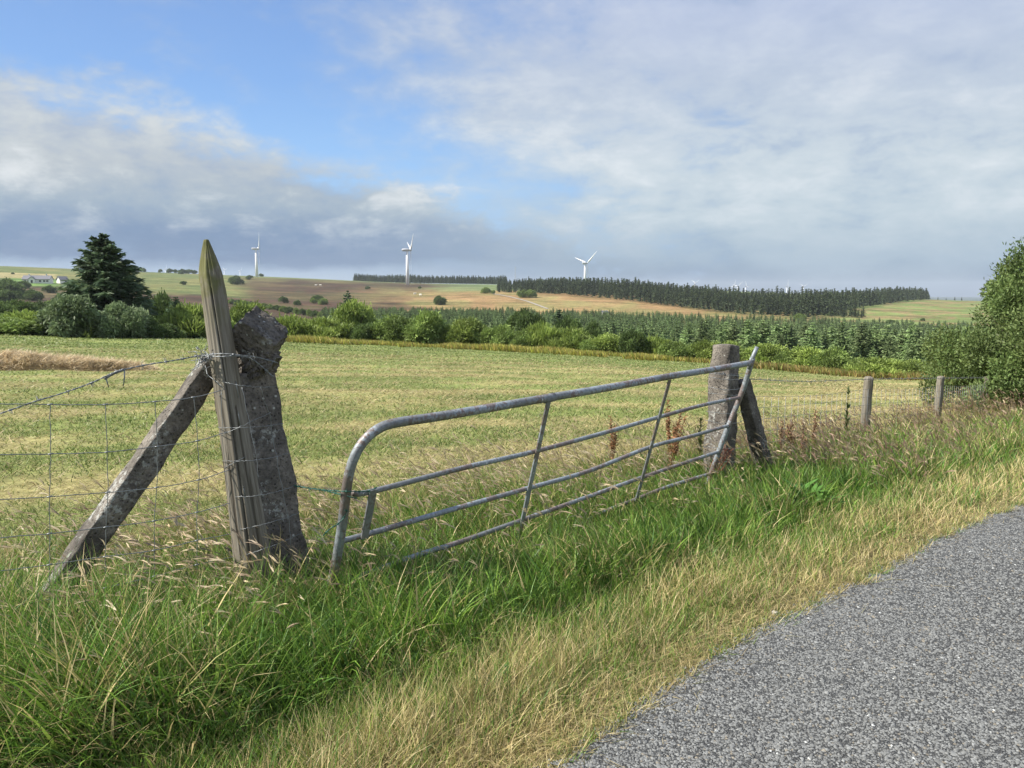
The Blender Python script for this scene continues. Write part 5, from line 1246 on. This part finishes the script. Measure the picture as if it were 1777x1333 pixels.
def leafy(px, py, d, label, seed, n, L, W_, h, col, name='weed_plant', group=None, cat='weed'):
    rg = np.random.RandomState(seed); base = PD(px, py, d); base[2] = float(gz(base[0], base[1])); S = Strips(); a = rg.uniform(0, 6.28, n); l = L*rg.uniform(.6, 1.2, n)
    b = np.stack([rg.normal(0, L*.25, n), rg.normal(0, L*.25, n), rg.uniform(0, h, n)], 1); P = blade_pts(b, l, a, rg.uniform(.5, 1.1, n), rg.uniform(.3, .9, n), 6)
    sd_ = np.stack([-np.sin(a), np.cos(a), 0*a], 1); S.add(P, W_*np.array([.2, .8, 1, .85, .55, .05])[None, :]*rg.uniform(.7, 1.2, (n, 1)), sd_, np.array(col)[None]*rg.uniform(.7, 1.3, (n, 1)))
    o = link(name, S.mesh(name), M['leaf'], None, tuple(base)); tag(o, label, cat, group)
leafy(1390, 905, 6.0, 'broad leaved green dock rosette in the verge below the far brace', 5, 40, .22, .05, .14, (.07, .16, .03))
leafy(1420, 915, 5.9, 'leafy green weed beside the dock rosette on the road side', 6, 34, .16, .045, .10, (.10, .20, .035))
leafy(245, 1325, 2.35, 'single broad grey green dock leaf at the bottom left of the verge', 7, 4, .14, .06, .03, (.09, .15, .07))
leafy(1530, 970, 5.3, 'small bright green weed at the edge of the road on the right', 8, 12, .09, .03, .03, (.14, .24, .04))
leafy(855, 1185, 3.2, 'low clover like weed at the edge of the long grass in the middle', 9, 18, .08, .035, .05, (.07, .15, .04))
def thistle(px, py, d, h, label, seed):
    rg = np.random.RandomState(seed); base = PD(px, py, d); base[2] = float(gz(base[0], base[1])); S = Strips(); n = 70; z = rg.uniform(.1, 1, n)*h; a = rg.uniform(0, 6.28, n)
    b = np.stack([0*z, 0*z, z], 1); P = blade_pts(b, rg.uniform(.05, .11, n)*(1.2-z/h*.6), a, rg.uniform(.4, 1.1, n), rg.uniform(-.3, .5, n), 4); S.add(P, .022*np.array([.4, 1, .7, .1])[None, :], np.stack([-np.sin(a), np.cos(a), 0*a], 1), np.tile([.09, .12, .04], (n, 1)))
    st_ = np.array([[[0, 0, 0], [0, 0, h*.5], [0, 0, h]]]); S.add(st_, np.array([[.012, .01, .006]]), np.array([[1., 0, 0]]), np.array([[.10, .10, .05]])); S.add(st_, np.array([[.012, .01, .006]]), np.array([[0, 1., 0]]), np.array([[.10, .10, .05]]))
    tag(link('thistle', S.mesh('thistle'), M['leaf'], None, tuple(base)), label, 'weed')
thistle(1466, 800, 9.2, .80, 'dark upright thistle left of the first wooden fence post', 3)
thistle(1212, 860, 7.4, .58, 'leaning green thistle at the left foot of the far gatepost', 4)
def flowers():
    rg = np.random.RandomState(8); yel = plain('yellow_petals', (.75, .52, .02), .6)
    sp = [(1600, 742, 11), (1621, 748, 11), (1650, 738, 12), (1657, 733, 12), (1610, 777, 9.5), (1681, 781, 10.5), (1558, 802, 8), (1557, 795, 8), (849, 928, 5.0), (852, 934, 5.0), (102, 1197, 2.7), (1674, 843, 7.5)]
    for i, (px, py, d) in enumerate(sp):
        p = PD(px, py, d); g = float(gz(p[0], p[1])); e = empty('yellow_flower', (p[0], p[1], g), 'small yellow wildflower in the long grass', 'flower', 'yellow wildflowers in the verge')
        hz_ = max(.08, p[2]-g); mb = MB()
        for k in range(7):
            a = k*6.2832/7; c = np.array([0, 0, hz_]); q = np.array([math.cos(a), math.sin(a), .35])*.014; s = np.array([-math.sin(a), math.cos(a), 0])*.006
            mb.add([c, c+q*.6+s, c+q, c+q*.6-s], [(0, 1, 2, 3)])
        mb.build('petals', yel, e, loc=(0, 0, 0)); MB().tube([(0, 0, 0), (.005, 0, hz_*.5), (0, 0, hz_)], .0016, 5).build('stem', M['green_wire'], e, True, (0, 0, 0))
flowers()
def stone(px, py, size, label, seed, m='stone', name='stone', group=None):
    p = PZ(px, py, .01); V, Fq = rough_block((0, 0, 0), size, size*.75, size*.5, np.array(Matrix.Rotation(seed, 3, 'Z')), seed, size*.18, 7)
    V = [tuple(np.array(v)*(1-.12*max(0, np.linalg.norm(np.array(v)/size)-.55)*4)) for v in V]
    z = float(gz(p[0], p[1]))+size*.2; o = MB().add(V, Fq).build(name, M[m], None, True, (p[0], p[1], z)); tag(o, label, 'stone', group)
stone(1346, 1053, .028, 'pale rounded pebble at the grass edge of the road', 31)
stone(1376, 1061, .018, 'small brownish pebble beside the pale one at the road edge', 32)
for i, (px, py) in enumerate(((1605, 976), (1588, 991), (1770, 1030), (1467, 1040), (1330, 1225), (1290, 1215), (1420, 1300), (1650, 1155), (1560, 1120), (1490, 1180), (1180, 1325), (1700, 1240))):
    stone(px, py, random.Random(i).uniform(.008, .014), 'tiny loose white chipping on the grey road surface', 40+i, 'stone', 'chipping', 'loose white chippings on the road')
